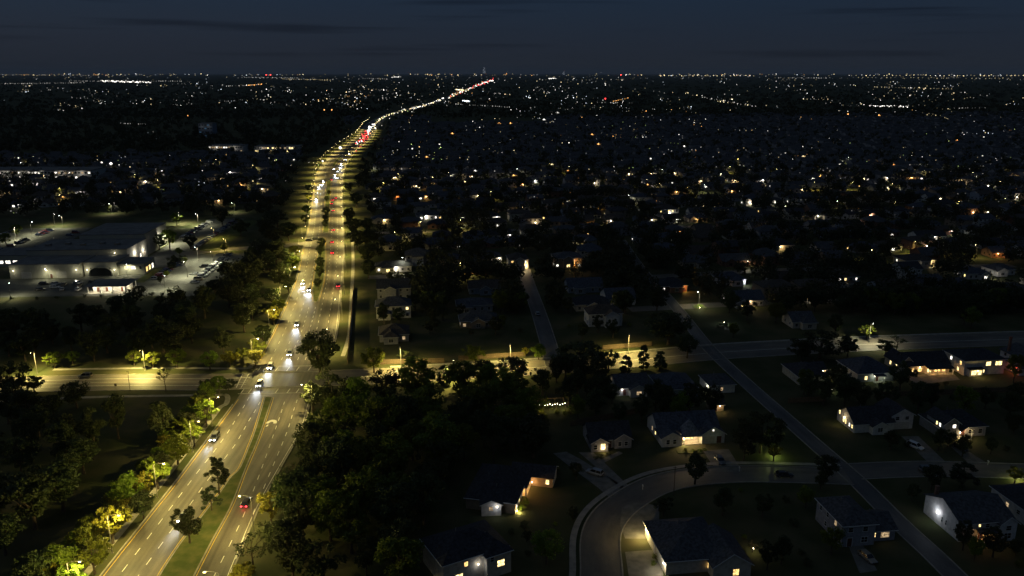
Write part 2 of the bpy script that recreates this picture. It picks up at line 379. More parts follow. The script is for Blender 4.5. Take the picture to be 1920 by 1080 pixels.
for a, b in ((102, IY0 - 1), (IY1 + 4, 470), (490, 860)):
    line(yp, [Vector((XL(y) + 0.55, y, 0)) for y in YS if a <= y <= b], Z, 0.16)
    line(wp, [Vector((XR(y) - 0.55, y, 0)) for y in YS if a <= y <= b], Z, 0.13)
for o, A, B in MEDS[:3]: line(yp, offset(A, -0.35), Z, 0.15); line(yp, offset(B, 0.35), Z, 0.15)
def seg(mb_, a, b, w): line(mb_, [G(*a), G(*b)], Z + 0.003, w)
# crosswalks at the near crossing
for a, b in (((449, 728.5), (575, 724.5)), ((446, 738.5), (572, 736.5)), ((486, 687), (612, 686)), ((478, 697), (608, 697))): seg(wp, a, b, 0.22)
for x in (455, 469, 519, 541, 558): seg(wp, (x - 3, 737), (x + 3, 729), 0.3)
for x in (486, 496, 519, 540, 558, 580): seg(wp, (x - 3, 696), (x + 3, 688), 0.3)
for a, b in (((443, 727), (455, 701)), ((452, 727), (466, 702)), ((447, 718), (462, 717.5)), ((452, 708), (468, 707.5)), ((457, 701), (471, 700.5))): seg(wp, a, b, 0.25)
# turn arrow
c_ = G(508, 794); ar = []
for t_ in np.linspace(0, math.pi, 13): ar.append((math.cos(t_), math.sin(t_)))
for (a0, b0), (a1, b1) in zip(ar, ar[1:]):
    th = lambda a: 0.55 + 0.75 * abs(a)
    wp.face([(c_.x + 1.6 * a0, c_.y + 2.6 * b0, Z + .004), (c_.x + 1.6 * a1, c_.y + 2.6 * b1, Z + .004), (c_.x + .75 * a1, c_.y - 0.2 + 1.25 * b1, Z + .004), (c_.x + .75 * a0, c_.y - 0.2 + 1.25 * b0, Z + .004)][::-1]); wp.uv += [(0, 0)] * 4
wp.face([(c_.x - .95, c_.y - 2.2, Z + .004), (c_.x - .45, c_.y - 2.2, Z + .004), (c_.x - .35, c_.y - .9, Z + .004), (c_.x - .8, c_.y - .9, Z + .004)]); wp.uv += [(0, 0)] * 4
wp.build('lane_markings', 'white_paint', road); yp.build('edge_markings', 'yellow_paint', road)

# ------------------------------------------------------------------ side streets
def street(name, cl, w, z=0.016, m='street', kerbs=True, sm=6):
    pts = smooth(cl, sm); A, B = offset(pts, -w / 2), offset(pts, w / 2); t = MB(); band(t, A, B, z); o = struct(name, t, m)
    if kerbs: kerb(offset(pts, -w / 2 - .15), parent=o, h=.13); kerb(offset(pts, w / 2 + .15), parent=o, h=.13)
    return o, pts
cw, cwp = street('cross_street', PX((-260, 724), (0, 722), (200, 717), (420, 716), (520, 711), (670, 707), (860, 698), (1050, 686), (1200, 674), (1330, 662), (1460, 654), (1640, 645), (1900, 636), (2200, 628)), 14.0, 0.012)
m1 = MB(); line(m1, offset(cwp, -3.2)[:25], 0.02, 0.2); line(m1, offset(cwp, 3.0)[:24], 0.02, 0.2); line(m1, offset(cwp, -0.1)[:22], 0.02, 0.14)
line(m1, cwp[30:], 0.02, 0.2); m1.build('lane_markings', 'white_paint', cw)
dg, dgp = street('residential_street', PX((1850, 1140), (1760, 1050), (1690, 985), (1605, 900), (1532, 836), (1455, 768), (1392, 712), (1325, 648), (1264, 572), (1203, 505), (1165, 450)), 4.8, 0.02, 'pale')
cu, cup = street('curved_street', PX((1126, 1150), (1128, 1075), (1126, 1010), (1142, 970), (1178, 938), (1230, 910), (1290, 896), (1370, 889), (1450, 889), (1590, 893)), 8.4, 0.024, sm=8)
ce, cep = street('residential_street', PX((1600, 884), (1700, 880), (1800, 880), (2100, 890)), 8.0, 0.018)
st, stp = street('residential_street', PX((1040, 690), (1027, 640), (1008, 580), (990, 530), (975, 480)), 6.0, 0.014, 'pale')
for a in (PX((690, 437), (900, 433), (1100, 428), (1330, 425), (1600, 424)), PX((690, 520), (760, 517), (860, 512)), PX((1200, 520), (1500, 505), (1900, 498)), PX((1180, 580), (1500, 565), (1960, 555))):
    street('residential_street', a, 7.5, 0.015, kerbs=False)
acc, accp = street('access_drive', PX((345, 477), (400, 470), (455, 466), (505, 463), (575, 456)), 9.0, 0.014)
# sidewalks
def sidewalk(pts, w=1.6, z=0.05):
    t = MB(); p = smooth(pts, 6); band(t, offset(p, -w / 2), offset(p, w / 2), z, 0.0); return struct('sidewalk', t, 'concrete')
sidewalk([Vector((XL(y) - 3.4, y, 0)) for y in np.arange(110, 232, 6)] + PX((424, 757), (427, 745), (420, 740), (395, 741), (200, 744), (0, 752)))
sidewalk(PX((497, 640), (480, 676), (470, 686), (452, 691), (300, 690), (100, 693)))
sidewalk([Vector((XR(y) + 5.0, y, 0)) for y in np.arange(IY1 + 10, 600, 12)])
sidewalk(offset(cwp, -8.8)[32:], 1.5)
sidewalk(offset(cup, -6.0), 1.4)
# drives
def pave(name, pts, z=0.03, m='concrete'):
    t = MB(); t.face([(p.x, p.y, z) for p in pts]); return struct(name, t, m)
def drive(px, z=0.03): return pave('driveway', [G(*p) for p in px][::-1], z, 'drive_concrete')
drive([(1037, 850), (1062, 847), (1090, 862), (1172, 914), (1146, 936), (1122, 915), (1075, 880)])
drive([(1085, 848), (1112, 848), (1180, 912), (1168, 919)])
drive([(1318, 845), (1366, 842), (1392, 884), (1345, 886)], 0.032)
drive([(1166, 952), (1186, 942), (1236, 948), (1236, 1010), (1172, 1010), (1163, 985)], 0.032)
drive([(1172, 1035), (1240, 1030), (1245, 1100), (1182, 1100)], 0.034)
drive([(1592, 1026), (1618, 1022), (1645, 1070), (1612, 1075)])
drive([(1783, 838), (1800, 836), (1850, 868), (1820, 872)])
drive([(1690, 818), (1722, 818), (1775, 868), (1745, 872)])
drive([(1700, 704), (1785, 698), (1800, 712), (1715, 722)])

# ------------------------------------------------------------------ trees
NR = np.random.default_rng(11)
def leaf_cloud(centres, radii, per, size, up=0.3, flat=1.0):
    """many small leaf faces in clumps; returns verts, faces"""
    C = np.repeat(np.array(centres), per, 0); Rr = np.repeat(np.array(radii), per)
    n = len(C); d = NR.normal(size=(n, 3)); d /= np.linalg.norm(d, axis=1)[:, None]
    rr = Rr * NR.random(n) ** 0.45
    P = C + d * rr[:, None] * np.array([1, 1, flat])
    nrm = NR.normal(size=(n, 3)) * 0.8 + d * 0.7 + np.array([0, 0, up]); nrm /= np.linalg.norm(nrm, axis=1)[:, None]
    a = np.cross(nrm, NR.normal(size=(n, 3))); a /= np.linalg.norm(a, axis=1)[:, None]; b = np.cross(nrm, a)
    sz = size * (0.6 + 0.8 * NR.random(n)); a *= sz[:, None]; b *= (sz * 0.55)[:, None]
    V = np.stack([P - a, P - b, P + a, P + b], 1).reshape(-1, 3)
    return V, n
def quad_mesh(name, V, n, m):
    me = bpy.data.meshes.new(name); me.vertices.add(len(V)); me.vertices.foreach_set('co', V.astype(np.float32).ravel())
    me.loops.add(4 * n); me.loops.foreach_set('vertex_index', np.arange(4 * n, dtype=np.int32))
    me.polygons.add(n); me.polygons.foreach_set('loop_start', np.arange(0, 4 * n, 4, dtype=np.int32))
    me.materials.append(M[m]); me.update(calc_edges=True); return me
def proto(kind, leafm, seed, nclump=46, per=75, size=0.26):
    """unit tree about 10 m tall with crown radius about 4; returns trunk mesh, crown mesh"""
    r = random.Random(seed); t = MB(); cs, rs = [], []
    lean = r.uniform(-.25, .25)
    if kind in ('round', 'oak', 'oval', 'open'):
        zc, rx, rz = {'round': (6.0, 3.7, 3.6), 'oak': (5.6, 5.2, 3.1), 'oval': (6.2, 2.9, 4.1), 'open': (6.3, 3.6, 3.5)}[kind]
        lobes = [(r.uniform(0, 6.28), r.uniform(.75, 1.15)) for _ in range(5)]
        for i in range(nclump):
            while True:
                x, y, z = (r.uniform(-1, 1) for _ in range(3)); q = math.sqrt(x * x + y * y + z * z)
                if 0.35 < q < 1: break
            an = math.atan2(y, x); k = 0.78 + 0.26 * sum(math.cos(an - a) ** 4 * w for a, w in lobes) / 2.2
            if z < -.3: k *= .8
            cs.append((x * rx * k + lean, y * rx * k, zc + z * rz)); rs.append(r.uniform(.75, 1.35) * (.8 if kind == 'open' else 1))
        t.tube([(0, 0, -.2), (lean * .3, 0, 1.2), (lean * .7, 0, 3.0), (lean, 0, zc)], [.34, .25, .2, .09], 7)
        for i in range(0, nclump, 5 if kind != 'open' else 2):
            c = Vector(cs[i]); z0 = r.uniform(2.2, 4.2); s = Vector((lean * .8, 0, z0)); mid = s.lerp(c, .5) + Vector((0, 0, -.3))
            t.tube([s, mid, c], [.11, .07, .025], 5, cap=False)
    elif kind == 'pine':
        t.tube([(0, 0, -.2), (.1, 0, 4), (lean * .5, .05, 9.6)], [.2, .14, .04], 7)
        for i in range(34):
            z = r.uniform(3.2, 9.8); k = 2.3 * (1 - ((z - 3) / 7.6) ** 1.6) + .35; a = r.uniform(0, 6.28); q = r.uniform(.35, 1) * k
            c = (q * math.cos(a), q * math.sin(a), z); cs.append(c); rs.append(r.uniform(.4, .75))
            if i % 2 == 0: t.tube([(0.05, 0, z - .4), c], [.05, .02], 4, cap=False)
    elif kind == 'cypress':
        t.tube([(0, 0, -.2), (0, 0, 9)], [.2, .04], 6)
        for i in range(40):
            z = r.uniform(.7, 9.8); k = 1.5 * math.sin(min(1, (10.3 - z) / 6) * 1.5) * min(1, z / 1.6) + .15; a = r.uniform(0, 6.28)
            cs.append((k * .75 * math.cos(a), k * .75 * math.sin(a), z)); rs.append(.55)
    elif kind == 'shrub':
        for i in range(18):
            a = r.uniform(0, 6.28); q = r.uniform(0, 1) ** .6; cs.append((3.6 * q * math.cos(a), 3.6 * q * math.sin(a), r.uniform(1.5, 7.5 - 3 * q))); rs.append(r.uniform(1.3, 2))
        for i in range(4): t.tube([(r.uniform(-.6, .6), r.uniform(-.6, .6), -.2), cs[i]], [.3, .1], 5)
    elif kind == 'bare':
        t.tube([(0, 0, -.2), (0, 0, 2), (lean, .1, 4.5), (lean * 1.5, 0, 7)], [.26, .2, .13, .05], 7)
        def br(p, d, l, w, dep):
            e = p + d * l; t.tube([p, p.lerp(e, .5) + Vector((r.uniform(-.1, .1), r.uniform(-.1, .1), .08)) * l, e], [w, w * .75, w * .5], 4, cap=False)
            if dep == 0:
                cs.append(tuple(e)); rs.append(.5); return
            for _ in range(3):
                nd = (d + Vector((r.uniform(-.8, .8), r.uniform(-.8, .8), r.uniform(-.2, .6)))).normalized(); br(p.lerp(e, r.uniform(.55, 1)), nd, l * r.uniform(.55, .75), w * .55, dep - 1)
        for i in range(8):
            a = i * .8 + r.uniform(-.3, .3); br(Vector((0, 0, r.uniform(2.2, 5.5))), Vector((math.cos(a), math.sin(a), r.uniform(.5, 1.1))).normalized(), r.uniform(1.7, 2.4), .09, 3)
        per = max(2, per // 25); size *= .8
    tm = t.mesh(kind + '_trunk', 'bark')
    V, n = leaf_cloud(cs, rs, per, size, flat=.8)
    return tm, quad_mesh(kind + '_crown', V, n, leafm)
PR = {}
for i, (k, l) in enumerate([('round', 'leaf'), ('round', 'leaf_dark'), ('oak', 'leaf_dark'), ('oval', 'leaf'), ('oval', 'leaf_dark'), ('open', 'leaf'), ('open', 'leaf_yellow'), ('open', 'leaf_dark'), ('oak', 'leaf'), ('pine', 'needle'), ('cypress', 'leaf_dark'), ('bare', 'leaf_dark'), ('shrub', 'leaf'), ('shrub', 'leaf_dark'), ('shrub', 'leaf_yellow')]):
    PR[k, l] = [proto(k, l, 100 + 7 * i + j) for j in range(2)]
CR = dict(round=4.4, oak=6.0, oval=3.6, open=4.2, pine=2.3, cypress=1.5, bare=3.6, shrub=4.6)
NM = dict(round='broadleaf_tree', oak='oak_tree', oval='broadleaf_tree', open='street_tree', pine='pine_tree', cypress='cypress_tree', bare='bare_tree', shrub='shrub')
TREES = []
def tree(pos, h, kind, leafm, label, group=None, r=None, v=None):
    """h: height in metres; r: crown radius in metres"""
    s = h / 10.0; sx = s if r is None else r / CR[kind]
    tm, cm = PR[kind, leafm][R.randrange(2) if v is None else v]
    o = empty(NM[kind], (pos[0], pos[1], 0), R.uniform(0, 6.28)); o.scale = (sx, sx, s)
    put('stem' if kind == 'shrub' else 'trunk', tm, o); put('foliage' if kind == 'shrub' else 'crown', cm, o)
    tag(o, label, 'shrub' if kind == 'shrub' else 'tree', group); TREES.append((pos[0], pos[1], sx * CR[kind])); return o
def tpx(x, y, rpx, h, kind, leafm, label, group=None, v=None):
    """crown centre at photograph pixel x, y with crown radius rpx pixels, height h metres"""
    p = G(x, y, h * .6); r = rpx / (F_PX / (p.y * CP + (CAM_H - h * .6) * SP))
    return tree(p, h, kind, leafm, label, group, r, v)

# verge left of the avenue, from the crossing towards the camera
vg = 'trees on the left verge of the avenue'
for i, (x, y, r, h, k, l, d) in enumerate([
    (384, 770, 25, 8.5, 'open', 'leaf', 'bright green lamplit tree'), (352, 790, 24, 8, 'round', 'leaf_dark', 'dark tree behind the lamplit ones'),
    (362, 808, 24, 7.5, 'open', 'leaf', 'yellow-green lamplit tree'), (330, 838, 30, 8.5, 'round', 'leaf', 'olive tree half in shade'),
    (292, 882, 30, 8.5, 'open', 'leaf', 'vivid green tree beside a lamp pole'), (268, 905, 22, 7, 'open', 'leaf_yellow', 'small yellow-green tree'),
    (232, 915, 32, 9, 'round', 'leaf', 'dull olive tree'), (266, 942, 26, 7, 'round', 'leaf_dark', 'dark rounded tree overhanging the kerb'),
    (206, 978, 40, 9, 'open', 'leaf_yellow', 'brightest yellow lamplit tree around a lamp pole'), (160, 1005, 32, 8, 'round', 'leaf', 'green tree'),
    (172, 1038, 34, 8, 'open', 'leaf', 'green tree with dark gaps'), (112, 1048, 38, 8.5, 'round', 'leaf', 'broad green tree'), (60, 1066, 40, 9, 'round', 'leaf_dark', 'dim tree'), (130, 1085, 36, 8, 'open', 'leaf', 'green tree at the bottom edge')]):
    tpx(x, y, r, h, k, l, f'{d}, {nth(i)} along the left verge below the crossing', vg)
rv = random.Random(8)
for i in range(34):
    y_ = 128 + i * 3.4 + rv.uniform(-1, 1); l = rv.choice(['leaf', 'leaf', 'leaf_yellow', 'leaf_dark']); hh = rv.uniform(4.5, 8)
    tree((XL(y_) - rv.uniform(5.5, 9.5), y_), hh, rv.choice(['open', 'open', 'shrub']) if l != 'leaf_dark' else 'round', l, f'small hedge tree, {nth(i)} up the thicket between the left verge trees from the bottom', 'thicket along the left verge', hh * .48)
for i, (x, y, r, h, l) in enumerate([(100, 672, 20, 6, 'leaf'), (135, 668, 16, 5, 'leaf'), (250, 668, 16, 6, 'leaf'), (285, 672, 20, 6, 'leaf'), (330, 668, 22, 7, 'leaf'), (392, 672, 20, 7, 'leaf'), (430, 670, 20, 6, 'leaf_yellow'), (455, 662, 16, 6, 'leaf')]):
    tpx(x, y, r, h, 'open', l, f'lamplit green tree, {nth(i)} from the left above the left cross street', 'lamplit trees above the left cross street')
# lawn left of the avenue
for x, y, r, h, k, l, d in [
    (216, 775, 24, 13, 'oval', 'leaf_dark', 'tall slim dark tree standing alone on the lawn'), (140, 735, 29, 9, 'round', 'leaf_dark', 'dark round tree at the lower edge of the cross street'),
    (97, 756, 22, 7, 'round', 'leaf_dark', 'smaller dark round tree beside the sidewalk on the lawn'), (15, 700, 52, 14, 'oak', 'leaf_dark', 'large dark spreading tree at the left edge by the cross street'),
    (62, 717, 24, 6, 'open', 'leaf_dark', 'low ragged tree in front of the cross street at the left'), (427, 720, 18, 4.5, 'oak', 'leaf_dark', 'low umbrella-shaped tree on the corner of the crossing'),
    (308, 706, 14, 9, 'bare', 'leaf_dark', 'thin bare tree between lawn and cross street'), (300, 785, 26, 12, 'oval', 'leaf_dark', 'faint tall tree behind the verge trees on the lawn'),
    (172, 800, 26, 12, 'oval', 'leaf_dark', 'faint dark tree left of the slim tree on the lawn')]:
    tpx(x, y, r, h, k, l, d)
# median
for x, y, r, h, k, l, d in [(407, 886, 22, 10, 'pine', 'needle', 'tall thin pine on the near median'), (394, 930, 18, 6.5, 'pine', 'needle', 'short thin pine between the two larger median trees'),
    (351, 978, 33, 9, 'open', 'leaf_dark', 'dark open tree on the near median with headlights behind it')]: tpx(x, y, r, h, k, l, d)
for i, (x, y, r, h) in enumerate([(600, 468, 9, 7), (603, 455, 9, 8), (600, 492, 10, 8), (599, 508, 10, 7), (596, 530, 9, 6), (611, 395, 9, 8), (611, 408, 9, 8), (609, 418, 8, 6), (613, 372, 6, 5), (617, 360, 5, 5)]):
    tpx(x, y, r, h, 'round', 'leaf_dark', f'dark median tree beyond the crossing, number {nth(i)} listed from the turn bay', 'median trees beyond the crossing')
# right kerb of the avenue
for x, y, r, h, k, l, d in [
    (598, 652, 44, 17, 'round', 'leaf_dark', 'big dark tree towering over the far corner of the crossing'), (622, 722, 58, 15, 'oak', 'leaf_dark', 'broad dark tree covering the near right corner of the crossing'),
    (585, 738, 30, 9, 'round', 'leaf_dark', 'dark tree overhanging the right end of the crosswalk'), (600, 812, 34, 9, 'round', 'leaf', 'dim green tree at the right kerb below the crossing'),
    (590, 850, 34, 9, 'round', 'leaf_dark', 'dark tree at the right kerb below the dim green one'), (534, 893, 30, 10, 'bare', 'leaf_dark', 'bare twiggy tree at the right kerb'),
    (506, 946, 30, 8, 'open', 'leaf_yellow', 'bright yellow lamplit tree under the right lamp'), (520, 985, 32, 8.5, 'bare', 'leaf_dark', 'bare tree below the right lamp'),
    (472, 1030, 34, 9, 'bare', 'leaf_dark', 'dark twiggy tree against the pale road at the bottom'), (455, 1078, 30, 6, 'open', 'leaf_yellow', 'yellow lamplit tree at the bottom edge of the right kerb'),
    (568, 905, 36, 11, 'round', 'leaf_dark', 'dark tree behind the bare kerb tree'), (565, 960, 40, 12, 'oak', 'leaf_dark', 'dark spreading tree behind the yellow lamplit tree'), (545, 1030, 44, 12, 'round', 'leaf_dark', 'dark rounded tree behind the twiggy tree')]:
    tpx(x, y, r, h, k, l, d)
def inside(p, poly):
    c = False; j = len(poly) - 1
    for i in range(len(poly)):
        if (poly[i][1] > p[1]) != (poly[j][1] > p[1]) and p[0] < (poly[j][0] - poly[i][0]) * (p[1] - poly[i][1]) / (poly[j][1] - poly[i][1]) + poly[i][0]: c = not c
        j = i
    return c
def wood(poly, n, hr, label, group, kinds=(('round', 'leaf_dark'), ('oak', 'leaf_dark'), ('oval', 'leaf_dark')), gap=5.5, rng=None):
    """crowns inside a pixel polygon of the ground, with a minimum distance"""
    q = rng or R; out = 0; xs_ = [p[0] for p in poly]; ys_ = [p[1] for p in poly]
    for _ in range(n * 30):
        if out >= n: break
        x, y = q.uniform(min(xs_), max(xs_)), q.uniform(min(ys_), max(ys_))
        if not inside((x, y), poly): continue
        p = G(x, y)
        if any((p.x - a) ** 2 + (p.y - b) ** 2 < (gap + .3 * c) ** 2 for a, b, c in TREES): continue
        k, l = q.choice(kinds); h = q.uniform(*hr); tree(p, h, k, l, label, group, h * q.uniform(.36, .5)); out += 1
wood([(578, 855), (625, 800), (650, 770), (700, 760), (870, 745), (985, 745), (1000, 790), (960, 850), (880, 860), (860, 960), (780, 1010), (760, 1110), (490, 1110), (530, 1010)], 54, (9, 15), 'dark tree in the unlit wood right of the near avenue', 'unlit wood right of the near avenue', (('round', 'leaf_dark'), ('oak', 'leaf_dark'), ('oval', 'leaf'), ('open', 'leaf'), ('round', 'leaf')), gap=4.4)
wood([(0, 640), (110, 610), (420, 590), (505, 575), (470, 640), (440, 672), (300, 680), (0, 685)], 34, (9, 14), 'dark tree in the unlit wood above the left cross street', 'unlit wood above the left cross street')
wood([(-10, 790), (180, 800), (200, 870), (120, 960), (-10, 1060)], 16, (9, 13), 'dark tree on the unlit lawn at the lower left', 'unlit lawn trees at the lower left')
wood([(415, 560), (455, 510), (500, 480), (545, 475), (545, 520), (520, 560), (470, 580), (420, 578)], 18, (9, 13), 'dark tree between the parking lot and the avenue', 'trees between parking lot and avenue')
# kerb trees beyond the crossing
for i, (x, y, r, h, l) in enumerate([(478, 668, 20, 6, 'leaf_yellow'), (492, 625, 22, 8, 'leaf_dark'), (484, 648, 18, 7, 'leaf'), (512, 588, 22, 8, 'leaf_yellow'), (520, 572, 20, 8, 'leaf'), (510, 555, 22, 9, 'leaf_dark'), (540, 530, 16, 8, 'leaf_dark'), (535, 505, 16, 8, 'leaf'), (548, 490, 14, 8, 'leaf'), (552, 470, 12, 8, 'leaf'), (572, 410, 10, 7, 'leaf'), (574, 392, 10, 8, 'leaf'), (579, 370, 9, 7, 'leaf_yellow'), (579, 352, 8, 7, 'leaf')]):
    tpx(x, y, r, h, 'open' if l != 'leaf_dark' else 'round', l, f'{dict(leaf="green lamplit", leaf_yellow="yellow lamplit", leaf_dark="dark")[l]} tree, {nth(i)} along the left kerb beyond the crossing', 'left kerb trees beyond the crossing')
for i, (x, y, r, h) in enumerate([(655, 400, 14, 12), (662, 420, 20, 13), (668, 445, 22, 12), (690, 470, 24, 12), (690, 500, 16, 10), (668, 372, 14, 12), (655, 350, 11, 10), (672, 335, 10, 10), (688, 420, 14, 11), (690, 445, 16, 11)]):
    tpx(x, y, r, h, 'round', 'leaf_dark', f'tall dark tree, {nth(i)} of the row at the right edge of the avenue', 'right edge trees beyond the crossing')
# along the cross street and among the houses
for x, y, r, h, k, l, d in [
    (1095, 664, 68, 11, 'oak', 'leaf_dark', 'very wide dark oak in front of the lit cross street'), (1060, 680, 26, 9, 'round', 'leaf_dark', 'dark tree at the left shoulder of the wide oak'),
    (1142, 668, 26, 9, 'oak', 'leaf_dark', 'dark tree at the tip of the wide oak by the cross street'),
    (960, 690, 36, 10, 'round', 'leaf_dark', 'dark tree with sparkling gaps in front of the cross street'), (905, 696, 30, 10, 'round', 'leaf_dark', 'dark rounded tree left of the sparkling one'),
    (862, 703, 20, 8, 'round', 'leaf_dark', 'dark small tree in the row below the cross street'), (832, 700, 12, 7, 'cypress', 'leaf_dark', 'small pointed tree in the row below the cross street'), (795, 703, 18, 7, 'round', 'leaf_dark', 'dark bushy tree at the left end of the row below the cross street'),
    (1174, 680, 11, 6, 'cypress', 'leaf_dark', 'leftmost and smallest of the three pointed trees below the cross street'), (1207, 665, 10, 9, 'cypress', 'leaf_dark', 'tall narrow cypress below the cross street'), (1238, 672, 12, 7, 'cypress', 'leaf_dark', 'pointed dark tree right of the tall cypress'),
    (1010, 657, 18, 6, 'round', 'leaf', 'bright green round tree above the cross street'), (700, 668, 34, 10, 'oak', 'leaf', 'broad green tree beside the avenue above the cross street'), (888, 660, 28, 7, 'oak', 'leaf', 'spreading green tree above the cross street'),
    (757, 665, 12, 5, 'bare', 'leaf_dark', 'thin sapling beside the white lamp on the cross street'), (985, 658, 8, 4, 'open', 'leaf_yellow', 'small yellow bush-like tree lit by the cross street lamp'), (1255, 610, 50, 13, 'round', 'leaf_dark', 'large faintly lit round tree above the cross street bend'),
    (1290, 645, 24, 9, 'round', 'leaf_dark', 'dark tree below the large round tree at the bend'),
    (1540, 640, 62, 11, 'oak', 'leaf_dark', 'wide dark oak arching over the right cross street'), (1505, 650, 30, 9, 'oak', 'leaf_dark', 'dark tree at the left side of the arching oak'), (1592, 648, 20, 7, 'open', 'leaf_dark', 'smaller tree at the right tip of the arching oak'),
    (1626, 620, 17, 6, 'open', 'leaf', 'green tree lit by the lamp on the right cross street'), (1662, 648, 20, 6, 'open', 'leaf_dark', 'low dark tree by the roof below the right lamp'), (1683, 640, 16, 6, 'bare', 'leaf_dark', 'bare tree beside the right cross street'),
    (1305, 873, 27, 8.5, 'round', 'leaf_dark', 'dark lollipop tree at the kerb of the curved street'), (1025, 1020, 34, 8, 'round', 'leaf', 'dim round tree on the lawn inside the curve'),
    (1245, 945, 20, 5, 'open', 'leaf_dark', 'ragged tree beside the thin pole on the curved street'), (1750, 890, 22, 7, 'round', 'leaf_dark', 'dark round tree above the white spotlit house'), (1806, 888, 24, 7.5, 'pine', 'needle', 'dark pine right of the round tree above the white spotlit house'),
    (1452, 845, 16, 5, 'open', 'leaf_yellow', 'small green tree lit by a ground lamp near the street corner'), (1430, 800, 50, 13, 'oak', 'leaf_dark', 'large dark tree at the corner of the straight street'), (1398, 825, 30, 10, 'round', 'leaf_dark', 'dark tree beside the white house garage'),
    (1905, 888, 18, 4.5, 'open', 'leaf_yellow', 'lamplit green tree at the right edge by the street'), (1412, 1022, 15, 3, 'bare', 'leaf_dark', 'small bare tree lit from below near the bottom'), (1550, 872, 26, 7, 'round', 'leaf_dark', 'dark tree at the street junction'),
    (1000, 808, 48, 13, 'round', 'leaf_dark', 'tall faint tree left of the house with one lit window'), (945, 805, 34, 12, 'round', 'leaf_dark', 'dark tree left of the tall faint tree'), (925, 835, 26, 9, 'bare', 'leaf_dark', 'bare tree above the house with the orange porch')]:
    tpx(x, y, r, h, k, l, d)

# ------------------------------------------------------------------ street lamps
LAMP_Y, LAMP_W = (1.0, 0.79, 0.235), (1.0, 0.96, 0.62)
def lamp_meshes(h, arm):
    p = MB(); p.tube([(0, 0, 0), (0, 0, .5), (0, 0, h - .3), (.25, 0, h)], [.14, .11, .07, .06], 8)
    p.box(-.22, .22, -.22, .22, 0, .12)
    a = MB(); a.tube([(.1, 0, h - .12), (arm * .5, 0, h + .2), (arm, 0, h + .25)], [.05, .045, .04], 6)
    hd = MB(); hd.tube([(arm - .15, 0, h + .25), (arm + .1, 0, h + .26), (arm + .6, 0, h + .24), (arm + .75, 0, h + .22)], [.07, .19, .2, .07], 8)
    l = MB(); l.box(arm + .12, arm + .52, -.09, .09, h + .042, h + .09)
    return p.mesh('lamp_pole', 'pole'), a.mesh('lamp_arm', 'pole'), hd.mesh('lamp_head', 'pole'), l
LM = {}
LIGHTS = {}
def lamp(pos, rz, label, group, h=9.0, arm=2.2, power=9000, col=LAMP_Y, spot=160, real=True, big=1.0):
    key = (h, arm)
    if key not in LM:
        a, b, c, l = lamp_meshes(h, arm); LM[key] = (a, b, c, l.mesh('lamp_lens', 'lamp_y'), l.mesh('lamp_lens', 'lamp_w'))
    o = empty('street_lamp', (pos[0], pos[1], 0), rz); m = LM[key]
    put('pole', m[0], o); put('arm', m[1], o); put('head', m[2], o)
    ln = put('lens', m[3] if col == LAMP_Y else m[4], o)
    if big != 1.0:
        ln.scale = (big, big, big); ln.location = (arm * (1 - big), 0, h * (1 - big))
    if real:
        k = (power, col, spot)
        if k not in LIGHTS:
            d = bpy.data.lights.new('street_lamp_light', 'SPOT' if spot else 'POINT'); d.energy = power; d.color = col; d.shadow_soft_size = 0.2; LIGHTS[k] = d
            if spot: d.spot_size = rad(spot); d.spot_blend = 0.7
        put('lamp_light', LIGHTS[k], o, (arm + .3, 0, h - .1))
    return tag(o, label, 'street lamp', group)
def heading(y): return math.atan2(XL(y + 5) - XL(y - 5), 10)
# left kerb of the avenue: poles seen at these feet, then on at even spacing; arms reach over the carriageway
i = 0
for y_ in [G(150, 1130).y] + [G(*q).y for q in ((208, 1037), (288, 933), (361, 848), (389, 799))]:
    lamp((XL(y_) - 1.4, y_), -heading(y_), f'tall street lamp on the left kerb, {nth(i)} up from the bottom of the frame', 'lamps on the left kerb below the crossing', power=9500, spot=0); i += 1
i = 0; y_ = G(478, 681).y; SPT = 0
while y_ < 1750:
    n_ = nth(i)
    lamp((XL(y_) - 1.6, y_), -heading(y_), f'yellow street lamp, {n_} up the left kerb beyond the crossing', 'left kerb lamps beyond the crossing', power=13500 if y_ < 420 else 20000 if y_ < 1000 else 26000, spot=(SPT if y_ < 420 else 158 if y_ < 1000 else 120), real=y_ < 1500, big=max(1, y_ / 700)); i += 1
    y_ += 36 if y_ < 700 else 46
i = 0
for y_ in (G(510, 998).y, G(470, 1150).y, 226):
    lamp((XR(y_) + 1.4, y_), math.pi - heading(y_), f'tall street lamp on the right kerb among trees, {nth(i)} listed beside the near avenue', 'lamps on the right kerb below the crossing', power=8500, spot=0); i += 1
i = 0; y_ = G(600, 660).y; SPT = 140
while y_ < 1750:
    lamp((XR(y_) + 1.6, y_), math.pi - heading(y_), f'yellow street lamp, {nth(i)} up the right kerb beyond the crossing', 'right kerb lamps beyond the crossing', power=13500 if y_ < 420 else 20000 if y_ < 1000 else 26000, spot=(SPT if y_ < 420 else 158 if y_ < 1000 else 120), real=y_ < 1500, big=max(1, y_ / 700)); i += 1
    y_ += 40 if y_ < 700 else 50
